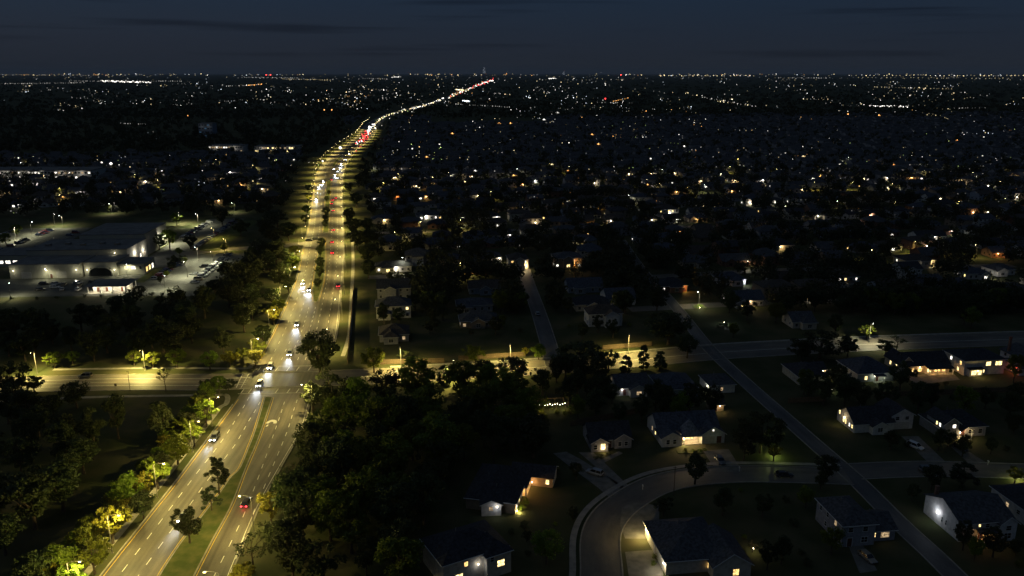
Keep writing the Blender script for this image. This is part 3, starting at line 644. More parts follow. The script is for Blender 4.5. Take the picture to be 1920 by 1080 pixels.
# cross street
for x, y, hd, l, c, pw in [(70, 700, -90, 'lamp on the far side of the left cross street near the left edge', LAMP_Y, 24000), (272, 695, -90, 'lamp on the far side of the left cross street near the crossing', LAMP_Y, 30000),
    (752, 690, -90, 'white-topped lamp on the cross street by the wooden fence', LAMP_Y, 26000), (957, 684, -90, 'lamp on the cross street half hidden by a dark tree', LAMP_Y, 24000), (1178, 664, -90, 'lamp on the cross street right of the wide oak', LAMP_Y, 18000),
    (1629, 642, -90, 'single lamp over the right cross street beside a green tree', LAMP_W, 7000), (850, 722, 90, 'lamp on the near side of the cross street behind dark trees', LAMP_Y, 18000)]:
    lamp(G(x, y), rad(hd), l, 'lamps along the cross street', h=8.0, arm=1.6, power=pw, col=c)
# lamps over the parking lots, some added to brighten them, and in the housing
for i, (x, y, pw, c, h) in enumerate([(372, 423, 5000, LAMP_W, 8), (103, 424, 2500, LAMP_W, 8), (118, 426, 2500, LAMP_W, 8), (238, 518, 800, LAMP_W, 6), (92, 526, 600, LAMP_W, 6), (336, 420, 5000, LAMP_W, 8), (425, 470, 2500, LAMP_Y, 7), (320, 460, 5000, LAMP_W, 8), (352, 520, 5000, LAMP_W, 8), (400, 500, 4000, LAMP_W, 8), (30, 450, 4000, LAMP_W, 8), (310, 545, 2500, LAMP_W, 7), (20, 560, 1500, LAMP_W, 7), (402, 448, 2200, LAMP_Y, 7), (60, 440, 2500, LAMP_W, 8), (372, 490, 3000, LAMP_W, 8)]):
    lamp(G(x, y), R.uniform(0, 6), f'lot lamp by the warehouse, {nth(i)} counted from the upper lot', 'lamps of the warehouse lots', h=h, arm=.8, power=pw * 3, col=c)
LAMPK = []
for i, (x, y, pw, c) in enumerate([(786, 436, 2500, LAMP_Y), (868, 432, 2500, LAMP_Y), (1125, 428, 3000, LAMP_Y), (760, 508, 1200, LAMP_W), (1323, 362, 2500, LAMP_W), (1525, 357, 3000, LAMP_Y), (1596, 357, 2500, LAMP_Y), (1675, 398, 2500, LAMP_Y), (1570, 395, 3000, LAMP_W), (1370, 325, 2500, LAMP_Y), (1456, 330, 2500, LAMP_Y), (1031, 318, 4000, LAMP_Y), (1065, 325, 4000, LAMP_Y), (1215, 352, 3000, LAMP_Y), (920, 375, 3000, LAMP_Y), (1635, 492, 1500, LAMP_Y), (1830, 482, 1500, LAMP_Y), (1310, 575, 1000, LAMP_W), (746, 340, 3000, LAMP_Y), (210, 400, 3000, LAMP_W), (300, 352, 5000, LAMP_Y), (118, 382, 3000, LAMP_Y), (440, 398, 2500, LAMP_W), (1800, 395, 2500, LAMP_Y), (1885, 390, 2500, LAMP_Y)]):
    lamp(G(x, y), R.uniform(0, 6), f'housing street lamp with a small pool of light, {nth(i)} of those scattered beyond the crossing', 'lamps scattered through the housing', h=7.0, arm=1.0, power=pw * 1.6, col=c, big=1.3); LAMPK.append(G(x, y))
# poles without light
for x, y, h, l in [(1263, 930, 8.0, 'thin unlit pole at the kerb of the curved street'), (244, 733, 7.0, 'thin dark pole on the near side of the left cross street'), (388, 870, 6.0, 'thin pole in front of verge trees')][:2]:
    m = MB(); m.tube([(0, 0, 0), (0, 0, h)], [.11, .07], 8); o = empty('utility_pole', G(x, y)); m.build('shaft', 'wood_pole', o)
    m = MB(); m.tube([(-.5, 0, h - .3), (.5, 0, h - .3)], [.05, .05], 6); m.build('crossarm', 'wood_pole', o); tag(o, l, 'pole')
m = MB(); m.tube([(0, 0, 0), (0, 0, 2.4)], [.05, .05], 6); o = empty('sign_post', G(218, 732)); m.build('post', 'pole', o)
m = MB(); m.box(-.35, .35, -.03, .03, 1.5, 2.4); m.build('sign_plate', 'wood_pole', o); tag(o, 'small dark road sign on a post at the left cross street', 'sign')
for i, (x, y) in enumerate(((1386, 884), (1852, 872), (1205, 918))):
    o = empty('mailbox', G(x, y)); m = MB(); m.tube([(0, 0, 0), (0, 0, 1.0)], [.06, .06], 6); m.build('post', 'trim', o)
    m = MB(); m.box(-.12, .12, -.28, .28, 1.0, 1.22); m.tube([(0, -.28, 1.22), (0, .28, 1.22)], [.12, .12], 8); m.build('box', 'trim', o)
    tag(o, ['white mailbox by the garage drive of the white house', 'white mailbox at the right street', 'white mailbox outside the bend of the curved street'][i], 'mailbox')

# ------------------------------------------------------------------ cars
def loft(secs):
    m = MB(); n = 10
    for x, w, z0, z1 in secs:
        b = min(.16, (z1 - z0) * .4)
        for y, z in ((-w + b * .6, z0), (w - b * .6, z0), (w, z0 + b), (w, (z0 + z1) / 2), (w, z1 - b), (w - b, z1), (-w + b, z1), (-w, z1 - b), (-w, (z0 + z1) / 2), (-w, z0 + b)): m.v.append((x, y, z))
    for i in range(len(secs) - 1):
        for k in range(n): m.f.append((i * n + k, (i + 1) * n + k, (i + 1) * n + (k + 1) % n, i * n + (k + 1) % n)); m.m.append(0)
    m.f.append(tuple(range(n))); m.m.append(0); e = (len(secs) - 1) * n; m.f.append(tuple(e + k for k in range(n))[::-1]); m.m.append(0)
    return m
def car_parts(kind):
    """nose towards +x, length about 4.7 m"""
    tall = {'sedan': 0, 'suv': .22, 'van': .4}[kind]
    hood = .78 + tall * .5; roof = 1.42 + tall
    body = loft([(-2.35, .72, .42, hood - .05), (-2.25, .86, .3, hood + .06), (-1.4, .91, .24, hood + .1), (0.2, .92, .22, hood + .08), (1.2, .91, .24, hood), (2.05, .86, .28, hood - .12), (2.35, .7, .38, hood - .3)])
    xr, xf = (-1.75, .35) if kind == 'sedan' else (-2.2, .45)
    glass = MB(); zb = hood + .06
    bot = [(xr - .35 if kind == 'sedan' else xr - .05, -.84, zb), (xf + .75, -.84, zb), (xf + .75, .84, zb), (xr - .35 if kind == 'sedan' else xr - .05, .84, zb)]
    top = [(xr + .25, -.64, roof - .05), (xf, -.64, roof - .05), (xf, .64, roof - .05), (xr + .25, .64, roof - .05)]
    glass.poly(bot + top, [(0, 1, 5, 4), (1, 2, 6, 5), (2, 3, 7, 6), (3, 0, 4, 7), (4, 5, 6, 7)])
    rf = MB(); rf.poly([(xr + .2, -.66, roof - .06), (xf + .03, -.66, roof - .06), (xf + .03, .66, roof - .06), (xr + .2, .66, roof - .06), (xr + .4, -.55, roof + .03), (xf - .15, -.55, roof + .03), (xf - .15, .55, roof + .03), (xr + .4, .55, roof + .03)],
        [(0, 3, 2, 1), (4, 5, 6, 7), (0, 1, 5, 4), (1, 2, 6, 5), (2, 3, 7, 6), (3, 0, 4, 7)])
    for sy in (-1, 1):
        for x0, x1 in ((xr - .3 if kind == 'sedan' else xr, xr + .25), (-.75, -.7), (xf + .72, xf)): rf.tube([(x0, sy * .845, zb), (x1, sy * .655, roof - .05)], [.05, .05], 4)
    ty, rm = MB(), MB()
    ty.tube([(0, -.11, 0), (0, .11, 0)], [.33, .33], 14); rm.tube([(0, -.12, 0), (0, .12, 0)], [.2, .2], 10)
    hl = MB(); hl.box(2.2, 2.33, -.17, .17, hood - .3, hood - .14)
    tl = MB(); tl.box(-2.36, -2.24, -.17, .17, hood - .22, hood - .04)
    bp = MB(); bp.box(2.25, 2.42, -.6, .6, .38, .5); bp.box(-2.42, -2.28, -.6, .6, .4, .55); bp.box(2.3, 2.37, -.4, .4, hood - .4, hood - .3)
    ms = dict(body=body.mesh('car_body', 'car_white'), glass=glass.mesh('car_windows', 'car_glass'), roof=rf.mesh('car_roof', 'car_white'), tyre=ty.mesh('car_tyre', 'tyre'), rim=rm.mesh('car_rim', 'rim'),
              hl=hl.mesh('car_headlight', 'lens'), tl=tl.mesh('car_tail_light', 'red_lens'), bumper=bp.mesh('car_bumper', 'tyre'))
    for k in ('body',): ms[k].polygons.foreach_set('use_smooth', [True] * len(ms[k].polygons))
    # joined version for cars too small to show parts: body 0, glass 1, tyre 2, head 3, tail 4
    j = MB()
    for src, mi in ((body, 0), (rf, 0), (glass, 1), (bp, 2)): j.poly(src.v, src.f, mi)
    for wx in (-1.42, 1.42):
        for wy in (-.8, .8): j.poly([(v[0] + wx, v[1] + wy, v[2] + .33) for v in ty.v], ty.f, 2)
    for wy in (-.58, .58):
        j.poly([(v[0], v[1] + wy, v[2]) for v in hl.v], hl.f, 3); j.poly([(v[0], v[1] + wy, v[2]) for v in tl.v], tl.f, 4)
    ms['joined'] = j.mesh('car', ['car_white', 'car_glass', 'tyre', 'lens', 'red_lens'])
    return ms
CARS = {k: car_parts(k) for k in ('sedan', 'suv', 'van')}
def omat(o, i, m):
    o.material_slots[i].link = 'OBJECT'; o.material_slots[i].material = M[m] if isinstance(m, str) else m; return o
HL = bpy.data.lights.new('headlight_beam', 'SPOT'); HL.energy = 4800; HL.color = (0.82, 0.9, 1.0); HL.spot_size = rad(30); HL.spot_blend = 1.0; HL.shadow_soft_size = .1
HF = bpy.data.lights.new('headlight_beam', 'SPOT'); HF.energy = 12000; HF.color = (0.88, 0.93, 1.0); HF.spot_size = rad(30); HF.spot_blend = 1.0; HF.shadow_soft_size = .3
TLt = bpy.data.lights.new('tail_light_glow', 'POINT'); TLt.energy = 60; TLt.color = (1, .05, .06); TLt.shadow_soft_size = .1
def car(pos, ang, kind, paint, label, group=None, head=False, tail=False, parts=True, big=1.0, beam=True):
    ms = CARS[kind]; o = empty('car', (pos[0], pos[1], .035 if len(pos) < 3 or pos[2] == 0 else pos[2]), ang) if parts else None
    if parts:
        omat(put('body', ms['body'], o), 0, paint); put('windows', ms['glass'], o); omat(put('roof_panel', ms['roof'], o), 0, paint); put('bumper', ms['bumper'], o)
        for wx in (-1.42, 1.42):
            for wy in (-.8, .8):
                t = put('wheel', ms['tyre'], o, (wx, wy, .33)); put('rim', ms['rim'], t)
        for wy in (-.58, .58):
            omat(put('headlight', ms['hl'], o, (0, wy, 0)), 0, 'head_on' if head else 'lens'); omat(put('tail_light', ms['tl'], o, (0, wy, 0)), 0, 'tail_on' if tail or head else 'red_lens')
    else:
        o = put('car', ms['joined'], None, (pos[0], pos[1], .035), ang)
        omat(o, 0, paint)
        if head: omat(o, 3, 'head_on'); omat(o, 4, 'tail_on')
        elif tail: omat(o, 4, 'tail_on')
        if big != 1: o.scale = (big, big, big)
    if head and beam:
        for wy in ((-.5, .5) if parts else (0,)):
            b = put('headlight_beam', HL if parts else HF, o, (2.45, wy, .72)); b.rotation_euler = (0, rad(-90 + 9), 0) if False else (0, 0, 0)
            b.rotation_euler = Matrix.Rotation(rad(-86.5), 3, 'Y').to_euler()
    if tail and parts: put('tail_light_glow', TLt, o, (-2.7, 0, .7))
    return tag(o, label, 'car', group)
def ave_dir(y): # heading angle of the avenue northward
    return math.atan2(10, XL(y + 5) - XL(y - 5))
tr_ = 'cars driving on the avenue'
for x, y, kd, pt, hd, l in [
    (403, 823, 'suv', 'car_grey', 1, 'dark grey car with headlights on, alone in the kerb lane'), (346, 972, 'sedan', 'car_silver', 1, 'car with headlights on half hidden behind the median tree'),
    (463, 945, 'sedan', 'car_black', 0, 'black car with red tail lights in the right carriageway'), (487, 723, 'suv', 'car_white', 1, 'white car with headlights on entering the near crosswalk'),
    (507, 690, 'suv', 'car_white', 1, 'white car with headlights on at the far crosswalk'), (544, 665, 'suv', 'car_silver', 1, 'silver car with headlights on just beyond the crossing'),
    (557, 610, 'suv', 'car_silver', 1, 'lone silver car with headlights on between the crossing and the turn bay'), (580, 545, 'suv', 'car_white', 1, 'right one of two cars side by side at the turn bay'), (568, 532, 'sedan', 'car_silver', 1, 'left one of two cars side by side at the turn bay'),
    (634, 537, 'sedan', 'car_black', 0, 'dark car in the right carriageway beside the turn bay'), (623, 475, 'sedan', 'car_red', 0, 'car with bright red brake lights at the second crossing'), (623, 455, 'suv', 'car_grey', 0, 'dark car with red lights waiting at the second crossing')]:
    p = G(x, y); a = ave_dir(p.y)
    car(p, a + math.pi if hd else a, kd, pt, l, tr_, head=bool(hd), tail=not hd)
p = G(160, 708); car(p, math.pi + .04, 'van', 'car_grey', 'unlit dark van on the left cross street', head=False)
for x, y, l in ((580, 452, 'dark car turning at the left side of the second crossing'), (593, 450, 'dark car in the middle of the second crossing')):
    p = G(x, y); car(p, .1, 'suv', 'car_grey', l, 'cars turning at the second crossing', parts=False)
i = 0
for x, y, hd in [(593, 374, 1), (625, 432, 0), (625, 396, 0), (624, 376, 0), (630, 372, 0), (622, 383, 0), (628, 329, 1), (634, 322, 1), (638, 316, 1), (626, 318, 1), (622, 338, 0), (602, 348, 1), (598, 352, 1), (632, 335, 1), (640, 308, 1), (655, 290, 1), (668, 284, 0), (676, 276, 0), (684, 266, 0), (688, 262, 0), (690, 256, 0), (648, 300, 1), (606, 340, 1)]:
    p = G(x, y); a = ave_dir(p.y)
    car(p, a + math.pi if hd else a, R.choice(['sedan', 'suv']), R.choice(['car_grey', 'car_silver', 'car_black', 'car_white']), f'distant {"oncoming car with white headlights" if hd else "car with red tail lights"}, {nth(i)} of those beyond the second crossing', 'distant traffic on the avenue', head=bool(hd), tail=not hd, parts=False, big=1.0 + max(0, (p.y - 700) / 2500), beam=i % 2 == 0 or p.y < 700); i += 1

# ------------------------------------------------------------------ houses
def roof_mesh(ms, x0, x1, y0, y1, h, kind, rise, oh=.45):
    """adds one roof to ms; kinds: gx ridge along x, gy ridge along y, hip, pyr, shed"""
    a, b, c, d = x0 - oh, x1 + oh, y0 - oh, y1 + oh; th = .18
    if kind == 'gx':
        ym = (y0 + y1) / 2; k = rise / (ym - y0); ze = h - k * oh
        for yy, s in ((c, 1), (d, -1)):
            p = [(a, yy, ze), (b, yy, ze), (b, ym, h + rise), (a, ym, h + rise)]
            q = [(x, y, z + th) for x, y, z in p]
            ms.poly(p + q, [(0, 3, 2, 1), (4, 5, 6, 7), (0, 1, 5, 4), (1, 2, 6, 5), (2, 3, 7, 6), (3, 0, 4, 7)])
    elif kind == 'gy':
        xm = (x0 + x1) / 2; k = rise / (xm - x0); ze = h - k * oh
        for xx in (a, b):
            p = [(xx, c, ze), (xm, c, h + rise), (xm, d, h + rise), (xx, d, ze)]
            q = [(x, y, z + th) for x, y, z in p]
            ms.poly(p + q, [(0, 3, 2, 1), (4, 5, 6, 7), (0, 1, 5, 4), (1, 2, 6, 5), (2, 3, 7, 6), (3, 0, 4, 7)])
    elif kind == 'hip':
        w, l = b - a, d - c
        if w >= l: r0, r1 = (a + l / 2, (c + d) / 2), (b - l / 2, (c + d) / 2)
        else: r0, r1 = ((a + b) / 2, c + w / 2), ((a + b) / 2, d - w / 2)
        v = [(a, c, h - .05), (b, c, h - .05), (b, d, h - .05), (a, d, h - .05), (a, c, h + .13), (b, c, h + .13), (b, d, h + .13), (a, d, h + .13), (*r0, h + rise), (*r1, h + rise)]
        f = [(3, 2, 1, 0), (0, 1, 5, 4), (1, 2, 6, 5), (2, 3, 7, 6), (3, 0, 4, 7)]
        f += [(4, 5, 9, 8), (5, 6, 9), (6, 7, 8, 9), (7, 4, 8)] if w >= l else [(4, 5, 8), (5, 6, 9, 8), (6, 7, 9), (7, 4, 8, 9)]
        ms.poly(v, f)
    elif kind == 'pyr':
        xm, ym = (a + b) / 2, (c + d) / 2
        ms.poly([(a, c, h), (b, c, h), (b, d, h), (a, d, h), (xm, ym, h + rise)], [(3, 2, 1, 0), (0, 1, 4), (1, 2, 4), (2, 3, 4), (3, 0, 4)])
    elif kind == 'shed':
        v = [(a, c, h - .2), (b, c, h - .2), (b, d, h + rise), (a, d, h + rise)]; q = [(x, y, z + th) for x, y, z in v]
        ms.poly(v + q, [(0, 3, 2, 1), (4, 5, 6, 7), (0, 1, 5, 4), (1, 2, 6, 5), (2, 3, 7, 6), (3, 0, 4, 7)])
    elif kind == 'flat':
        ms.box(x0 - .15, x1 + .15, y0 - .15, y1 + .15, h, h + .35)
def wall_mesh(m, x0, x1, y0, y1, h, kind, rise):
    m.box(x0, x1, y0, y1, -.3, h)
    if kind == 'gx':
        ym = (y0 + y1) / 2
        for x, s in ((x0, 1), (x1, -1)): m.face([(x, y0, h), (x, ym, h + rise), (x, y1, h)] if s < 0 else [(x, y1, h), (x, ym, h + rise), (x, y0, h)])
    if kind == 'gy':
        xm = (x0 + x1) / 2
        for y in (y0, y1): m.face([(x0, y, h), (x1, y, h), (xm, y, h + rise)])
PANE = {'y': 'win_yellow', 'w': 'win_white', 'o': 'win_warm', 'm': 'win_dim', '.': 'glass'}
WM = {}
def window_meshes(w, h):
    k = (round(w, 2), round(h, 2))
    if k not in WM:
        f = MB(); t = .09                       # built on a wall facing -y, centre at origin
        f.box(-w / 2 - t, w / 2 + t, -.07, .0, h / 2, h / 2 + t); f.box(-w / 2 - t, w / 2 + t, -.1, .0, -h / 2 - t, -h / 2)
        f.box(-w / 2 - t, -w / 2, -.07, .0, -h / 2, h / 2); f.box(w / 2, w / 2 + t, -.07, .0, -h / 2, h / 2)
        f.box(-w / 2, w / 2, -.05, -.01, -.025, .025)
        if w > 1.3: f.box(-.03, .03, -.052, -.012, -h / 2, h / 2)
        p = MB(); p.face([(-w / 2, -.02, -h / 2), (w / 2, -.02, -h / 2), (w / 2, -.02, h / 2), (-w / 2, -.02, h / 2)])
        WM[k] = (f.mesh('window_frame', 'trim'), p.mesh('window_pane', 'glass'))
    return WM[k]
BULBS = {}
def point(parent, loc, power, col, r=.12):
    k = (power, col)
    if k not in BULBS:
        d = bpy.data.lights.new('porch_light', 'POINT'); d.energy = power; d.color = col; d.shadow_soft_size = r; BULBS[k] = d
    o = put('porch_light', BULBS[k], parent, loc); return o
BM_ = MB(); BM_.tube([(0, 0, -.12), (0, 0, -.05), (0, 0, .08), (0, 0, .14)], [.03, .1, .1, .03], 8); BULBMESH = BM_.mesh('lantern', 'bulb')
WARM, WHITE, ORANGE, COOL = (1.0, .7, .33), (1.0, .93, .8), (1.0, .5, .14), (.82, .88, 1.0)
def house(pos, rz, masses, feats, wall, roof, label, group=None, name='house', chimney=None):
    """local frame: x along the front, y away from the street, front of the first mass at y = 0"""
    o = empty(name, (pos[0], pos[1], 0), rz)
    for i, (x0, x1, y0, y1, h, kd, rs) in enumerate(masses):
        w = MB(); wall_mesh(w, x0, x1, y0, y1, h - i * .003, kd, rs); wo = w.build('wall', wall, o)
        r = MB(); roof_mesh(r, x0, x1, y0, y1, h, kd, rs, .45 - .01 * i); ro = r.build('roof', roof, o)
        if kd in ('gx', 'hip'):
            ze = h - (rs / ((y1 - y0) / 2) * .45 if kd == 'gx' else .0); gt = MB(); gt.box(x0 - .4, x1 + .4, y0 - .56, y0 - .462, ze - .02, ze + .1)
            if kd == 'hip': gt.box(x0 - .56, x0 - .462, y0 - .4, y1 + .4, ze - .02, ze + .1)
            gt.build('gutter', 'trim', ro)
            vt = MB(); vx = x0 + (x1 - x0) * .4; vt.tube([(vx, (y0 + y1) / 2 + 1.2, h + rs * .4), (vx, (y0 + y1) / 2 + 1.2, h + rs + .25)], [.1, .1], 6); vt.build('roof_vent', 'pole', ro)
        if kd == 'gy':
            xm_ = (x0 + x1) / 2; k_ = rs / (xm_ - x0); gt = MB()
            for sx in (-1, 1):
                e0 = Vector((xm_ + sx * (xm_ - x0 + .46), y0 - .5, h - k_ * .46)); e1 = Vector((xm_, y0 - .5, h + rs)); gt.poly([e0, e1, e1 + Vector((0, 0, .2)), e0 + Vector((0, 0, .2)), e0 + Vector((0, .04, 0)), e1 + Vector((0, .04, 0)), e1 + Vector((0, .04, .2)), e0 + Vector((0, .04, .2))], [(0, 1, 2, 3), (7, 6, 5, 4), (0, 4, 5, 1), (3, 2, 6, 7), (0, 3, 7, 4), (1, 5, 6, 2)])
            gt.build('gable_trim', 'trim', ro)
        if i == 0 and chimney:
            cx, cy, ch = chimney; c = MB(); c.box(cx - .4, cx + .4, cy - .3, cy + .3, h - .5, h + ch); c.box(cx - .48, cx + .48, cy - .38, cy + .38, h + ch, h + ch + .12); c.build('chimney', 'brick_red', ro)
    for f in feats:
        t = f[0]
        if t == 'win':
            _, mi, side, u, z, w, h, st = f; x0, x1, y0, y1 = masses[mi][:4]
            loc, a = {'f': ((u, y0 - .005, z), 0), 'b': ((u, y1 + .005, z), math.pi), 'l': ((x0 - .005, u, z), -math.pi / 2), 'r': ((x1 + .005, u, z), math.pi / 2)}[side]
            fm, pm = window_meshes(w, h); fo = put('window', fm, o, loc, a); po = put('pane', pm, fo)
            if st != '.': omat(po, 0, PANE[st])
        elif t in ('door', 'garage'):
            _, mi, side, u, w, h = f[:6]; x0, x1, y0, y1 = masses[mi][:4]
            loc, a = {'f': ((u, y0 - .005, 0), 0), 'b': ((u, y1 + .005, 0), math.pi), 'l': ((x0 - .005, u, 0), -math.pi / 2), 'r': ((x1 + .005, u, 0), math.pi / 2)}[side]
            d = MB()
            if t == 'garage':
                for k in range(4): d.box(-w / 2, w / 2, -.06, 0, h * k / 4 + .02, h * (k + 1) / 4 - .02)
                d.box(-w / 2, w / 2, -.03, 0, 0, h)
            else:
                d.box(-w / 2, w / 2, -.05, 0, .1, h)
            do = d.build('garage_door' if t == 'garage' else 'door', 'garage' if t == 'garage' else 'door', o, loc=loc, rz=a)
            fr = MB(); fr.box(-w / 2 - .12, -w / 2, -.08, 0, 0, h + .12); fr.box(w / 2, w / 2 + .12, -.08, 0, 0, h + .12); fr.box(-w / 2, w / 2, -.08, 0, h, h + .12); fr.build('door_frame', 'trim', do)
        elif t == 'porch':     # roofed porch with posts: x0, x1, y0, y1, height, roof kind, rise
            _, x0, x1, y0, y1, h, kd, rs = f
            p = MB(); p.box(x0, x1, y0, y1, 0, .18); p.build('porch_floor', 'concrete', o)
            n = max(2, int((x1 - x0) / 3) + 1)
            for k in range(n):
                c = x0 + .15 + (x1 - x0 - .3) * k / (n - 1); p = MB(); p.box(c - .09, c + .09, y0 + .06, y0 + .24, .18, h); p.box(c - .15, c + .15, y0, y0 + .3, h - .2, h); p.build('porch_post', 'trim', o)
            p = MB(); roof_mesh(p, x0, x1, y0, y1, h, kd, rs, .25); p.build('porch_roof', roof, o)
        elif t == 'bulb':
            _, x, y, z, pw, c = f; put('lantern', BULBMESH, o, (x, y, z)); point(o, (x, y - (.5 if name != 'warehouse' else 1.4), z - .15), pw * (2.4 if name != 'warehouse' else .38), c if name != 'warehouse' else (1, .95, .66))
        elif t == 'bulbl':     # lantern on a left-hand wall
            _, x, y, z, pw, c = f; put('lantern', BULBMESH, o, (x, y, z)); point(o, (x - .8, y, z + .05), pw * 2.2, c)
        elif t == 'bulbr':
            _, x, y, z, pw, c = f; put('lantern', BULBMESH, o, (x, y, z)); point(o, (x + 1.2, y, z + .05), pw * 2, c)
    return tag(o, label, 'house', group)
HR = rad(7.4)
# white house above the curved street
house(G(1241, 839), HR, [(0, 17.6, 3.0, 14, 2.9, 'gx', 3.6), (0, 5.6, 0, 6, 2.8, 'gy', 1.5), (11.6, 18.2, .6, 8, 2.9, 'gy', 2.1)],
      [('win', 1, 'f', 1.7, 1.5, .9, 1.3, '.'), ('win', 1, 'f', 3.6, 1.5, .9, 1.3, '.'), ('win', 0, 'l', 6, 1.7, .8, 1.2, 'y'), ('win', 0, 'l', 9, 1.7, .8, 1.2, 'm'), ('win', 2, 'f', 14.8, 4.0, .5, .5, 'w'), ('garage', 2, 'f', 13.6, 3.4, 2.3), ('door', 2, 'f', 16.6, 1.4, 2.2),
       ('porch', 6.2, 11.2, .4, 3.0, 2.7, 'shed', .9), ('win', 0, 'f', 8.8, 1.4, 2.0, 1.5, 'y'), ('door', 0, 'f', 6.9, 1.0, 2.1), ('bulb', 6.4, .9, 2.2, 450, WARM), ('bulb', 9.5, 2.6, 2.4, 220, WARM)],
      'siding_white', 'shingle_blue', 'white house with a lit porch under a steep gable above the curved street')
# its steep entrance gable
o = empty('shrub_bed', G(1290, 848)); m = MB()
m.box(-3, 4, -.8, .8, 0, .12); m.build('bed', 'lawn', o); tag(o, 'lit planting bed in front of the white house porch', 'planting bed')
for i, (x, y) in enumerate(((1284, 842), (1300, 843), (1312, 842), (1321, 841))):
    tpx(x, y, 6, 1.2, 'shrub', 'leaf', f'small clipped shrub, {nth(i)} from the left before the white house porch', 'shrubs before the white house porch')
b = MB(); b.poly([(5.9, -.1, 2.75), (11.5, -.1, 2.75), (11.0, 4.6, 3.4), (6.2, 4.6, 3.4), (8.3, 2.3, 7.2)], [(0, 1, 4), (1, 2, 4), (2, 3, 4), (3, 0, 4), (3, 2, 1, 0)])
gb = bpy.data.objects.get('house'); b.build('entrance_gable', 'shingle_pale', gb)
# house left of it with one lit window
house(G(1109, 848), HR, [(0, 11.5, 2.0, 11, 2.8, 'gx', 3.0), (0, 4.6, 0, 5, 2.7, 'gy', 1.3), (6.8, 11.5, 1.2, 6, 2.8, 'gy', 1.5)],
      [('win', 1, 'f', 1.1, 1.4, .9, 1.3, '.'), ('win', 1, 'f', 3.2, 1.45, 1.2, 1.7, 'y'), ('win', 2, 'f', 8.2, 1.4, .9, 1.2, '.'), ('win', 2, 'f', 10, 1.4, .9, 1.2, '.'), ('door', 0, 'f', 5.6, 1.0, 2.1), ('win', 0, 'l', 7, 1.5, .9, 1.2, '.'), ('bulb', 3.2, -.5, 1.2, 30, WARM)],
      'siding_grey', 'shingle_dark', 'grey house with a single bright window left of the white house')
drive([(1126, 862), (1160, 846), (1168, 850), (1132, 868)], 0.028)
for i, (x, y) in enumerate(((1118, 856), (1128, 852), (1140, 848))): tpx(x, y, 7, 1.2, 'shrub', 'leaf_dark', f'low shrub, {nth(i)} from the left below the single bright window', 'shrubs below the bright window')
# house with the orange porch, facing the curve
a_ = G(966, 964); b_ = G(990, 905); rz_ = math.atan2(b_.y - a_.y, b_.x - a_.x)
house(a_, rz_, [(0, 17, 1.6, 12, 2.9, 'hip', 3.2), (0, 8, 0, 8, 2.8, 'hip', 2.6), (14, 20, -6.5, 4, 2.8, 'gy', 1.6)],
      [('win', 1, 'f', 1.6, 1.4, .8, 1.3, 'w'), ('win', 1, 'f', 4.5, 1.5, 1.2, 1.4, 'y'), ('win', 1, 'f', 6.8, 1.5, .8, 1.3, 'm'), ('win', 0, 'f', 9.4, 1.4, 1.2, 1.5, 'o'), ('door', 0, 'f', 11.4, 1.1, 2.1), ('win', 0, 'f', 13, 1.3, .8, 1.6, 'o'), ('win', 2, 'l', -5.2, 1.5, .8, 1.2, 'y'), ('garage', 2, 'f', 17, 4.6, 2.3),
       ('porch', 8.2, 13.8, -1.0, 1.6, 2.7, 'shed', .5), ('bulb', 10.4, .8, 2.3, 260, ORANGE), ('bulb', .7, -.3, .5, 150, (1, .8, .3)), ('bulb', 13.2, -1.4, 1.4, 25, ORANGE)],
      'brick_tan', 'shingle_dark', 'low house with an orange lit porch facing the bend of the curved street')
for i, (x, y, r) in enumerate(((985, 935, 11), (978, 948, 10), (1012, 886, 16), (1028, 884, 12), (1046, 878, 8))): tpx(x, y, r, 2.4, 'shrub', 'leaf' if i < 2 else 'leaf_dark', f'garden shrub, {nth(i)} along the front of the house with the orange porch', 'shrubs by the orange porch')
# house at the bottom, seen over its gable
house(G(903, 948 + 20), rad(4), [(0, 4.6, 0, 10, 3.0, 'gy', 1.0)], [('win', 0, 'f', 2.2, 1.9, .9, .9, 'm'), ('bulb', 3.6, -.4, 2.5, 14, COOL)], 'siding_white', 'shingle_dark', 'small pale gable end with one window beside the orange porch house')
house(G(838, 1112), rad(29), [(0, 14.5, 1.5, 12, 5.4, 'hip', 3.0), (9, 14.6, 0, 8, 5.2, 'hip', 2.2)], [('win', 0, 'f', 5, 4.1, .8, 1.0, 'o'), ('win', 0, 'f', 3.4, 1.6, 1.6, 1.3, 'y'), ('win', 1, 'f', 12.2, 2.9, 1.6, 1.4, 'y'), ('win', 1, 'f', 10.2, 4.3, .7, 1.0, '.'), ('bulb', 7.6, 1.1, 3.4, 12, COOL)], 'siding_cream', 'shingle_dark', 'cream two-storey house with lit windows cut by the bottom edge')
# house at the bottom with lamps on its garage side
house(G(1248, 1078), HR, [(0, 13, 0, 15, 3.2, 'hip', 3.6), (9, 17, -3, 8, 3.2, 'gy', 2.6)], [('garage', 0, 'l', 4, 4.6, 2.3), ('garage', 0, 'l', 10, 4.6, 2.3), ('win', 1, 'f', 13.8, 1.5, 1.2, 1.4, 'o'), ('bulbl', -.3, 13.2, 2.3, 560, (1, .76, .3)), ('bulbl', -.3, .8, 2.2, 130, (1, .88, .62)), ('win', 1, 'l', 0, 1.6, .8, 1.2, 'o')],
      'siding_cream', 'shingle_grey', 'dark-roofed house at the bottom edge with lamps washing its driveway')
for i, (x, y, r, l) in enumerate(((1232, 990, 8, 'leaf_dark'), (1234, 1012, 8, 'leaf'), (1230, 1040, 9, 'leaf'), (1226, 1052, 7, 'leaf'))): tpx(x, y, r, 1.8, 'shrub', l, f'shrub, {nth(i)} down the garage side of the bottom-edge house', 'shrubs at the bottom-edge house')
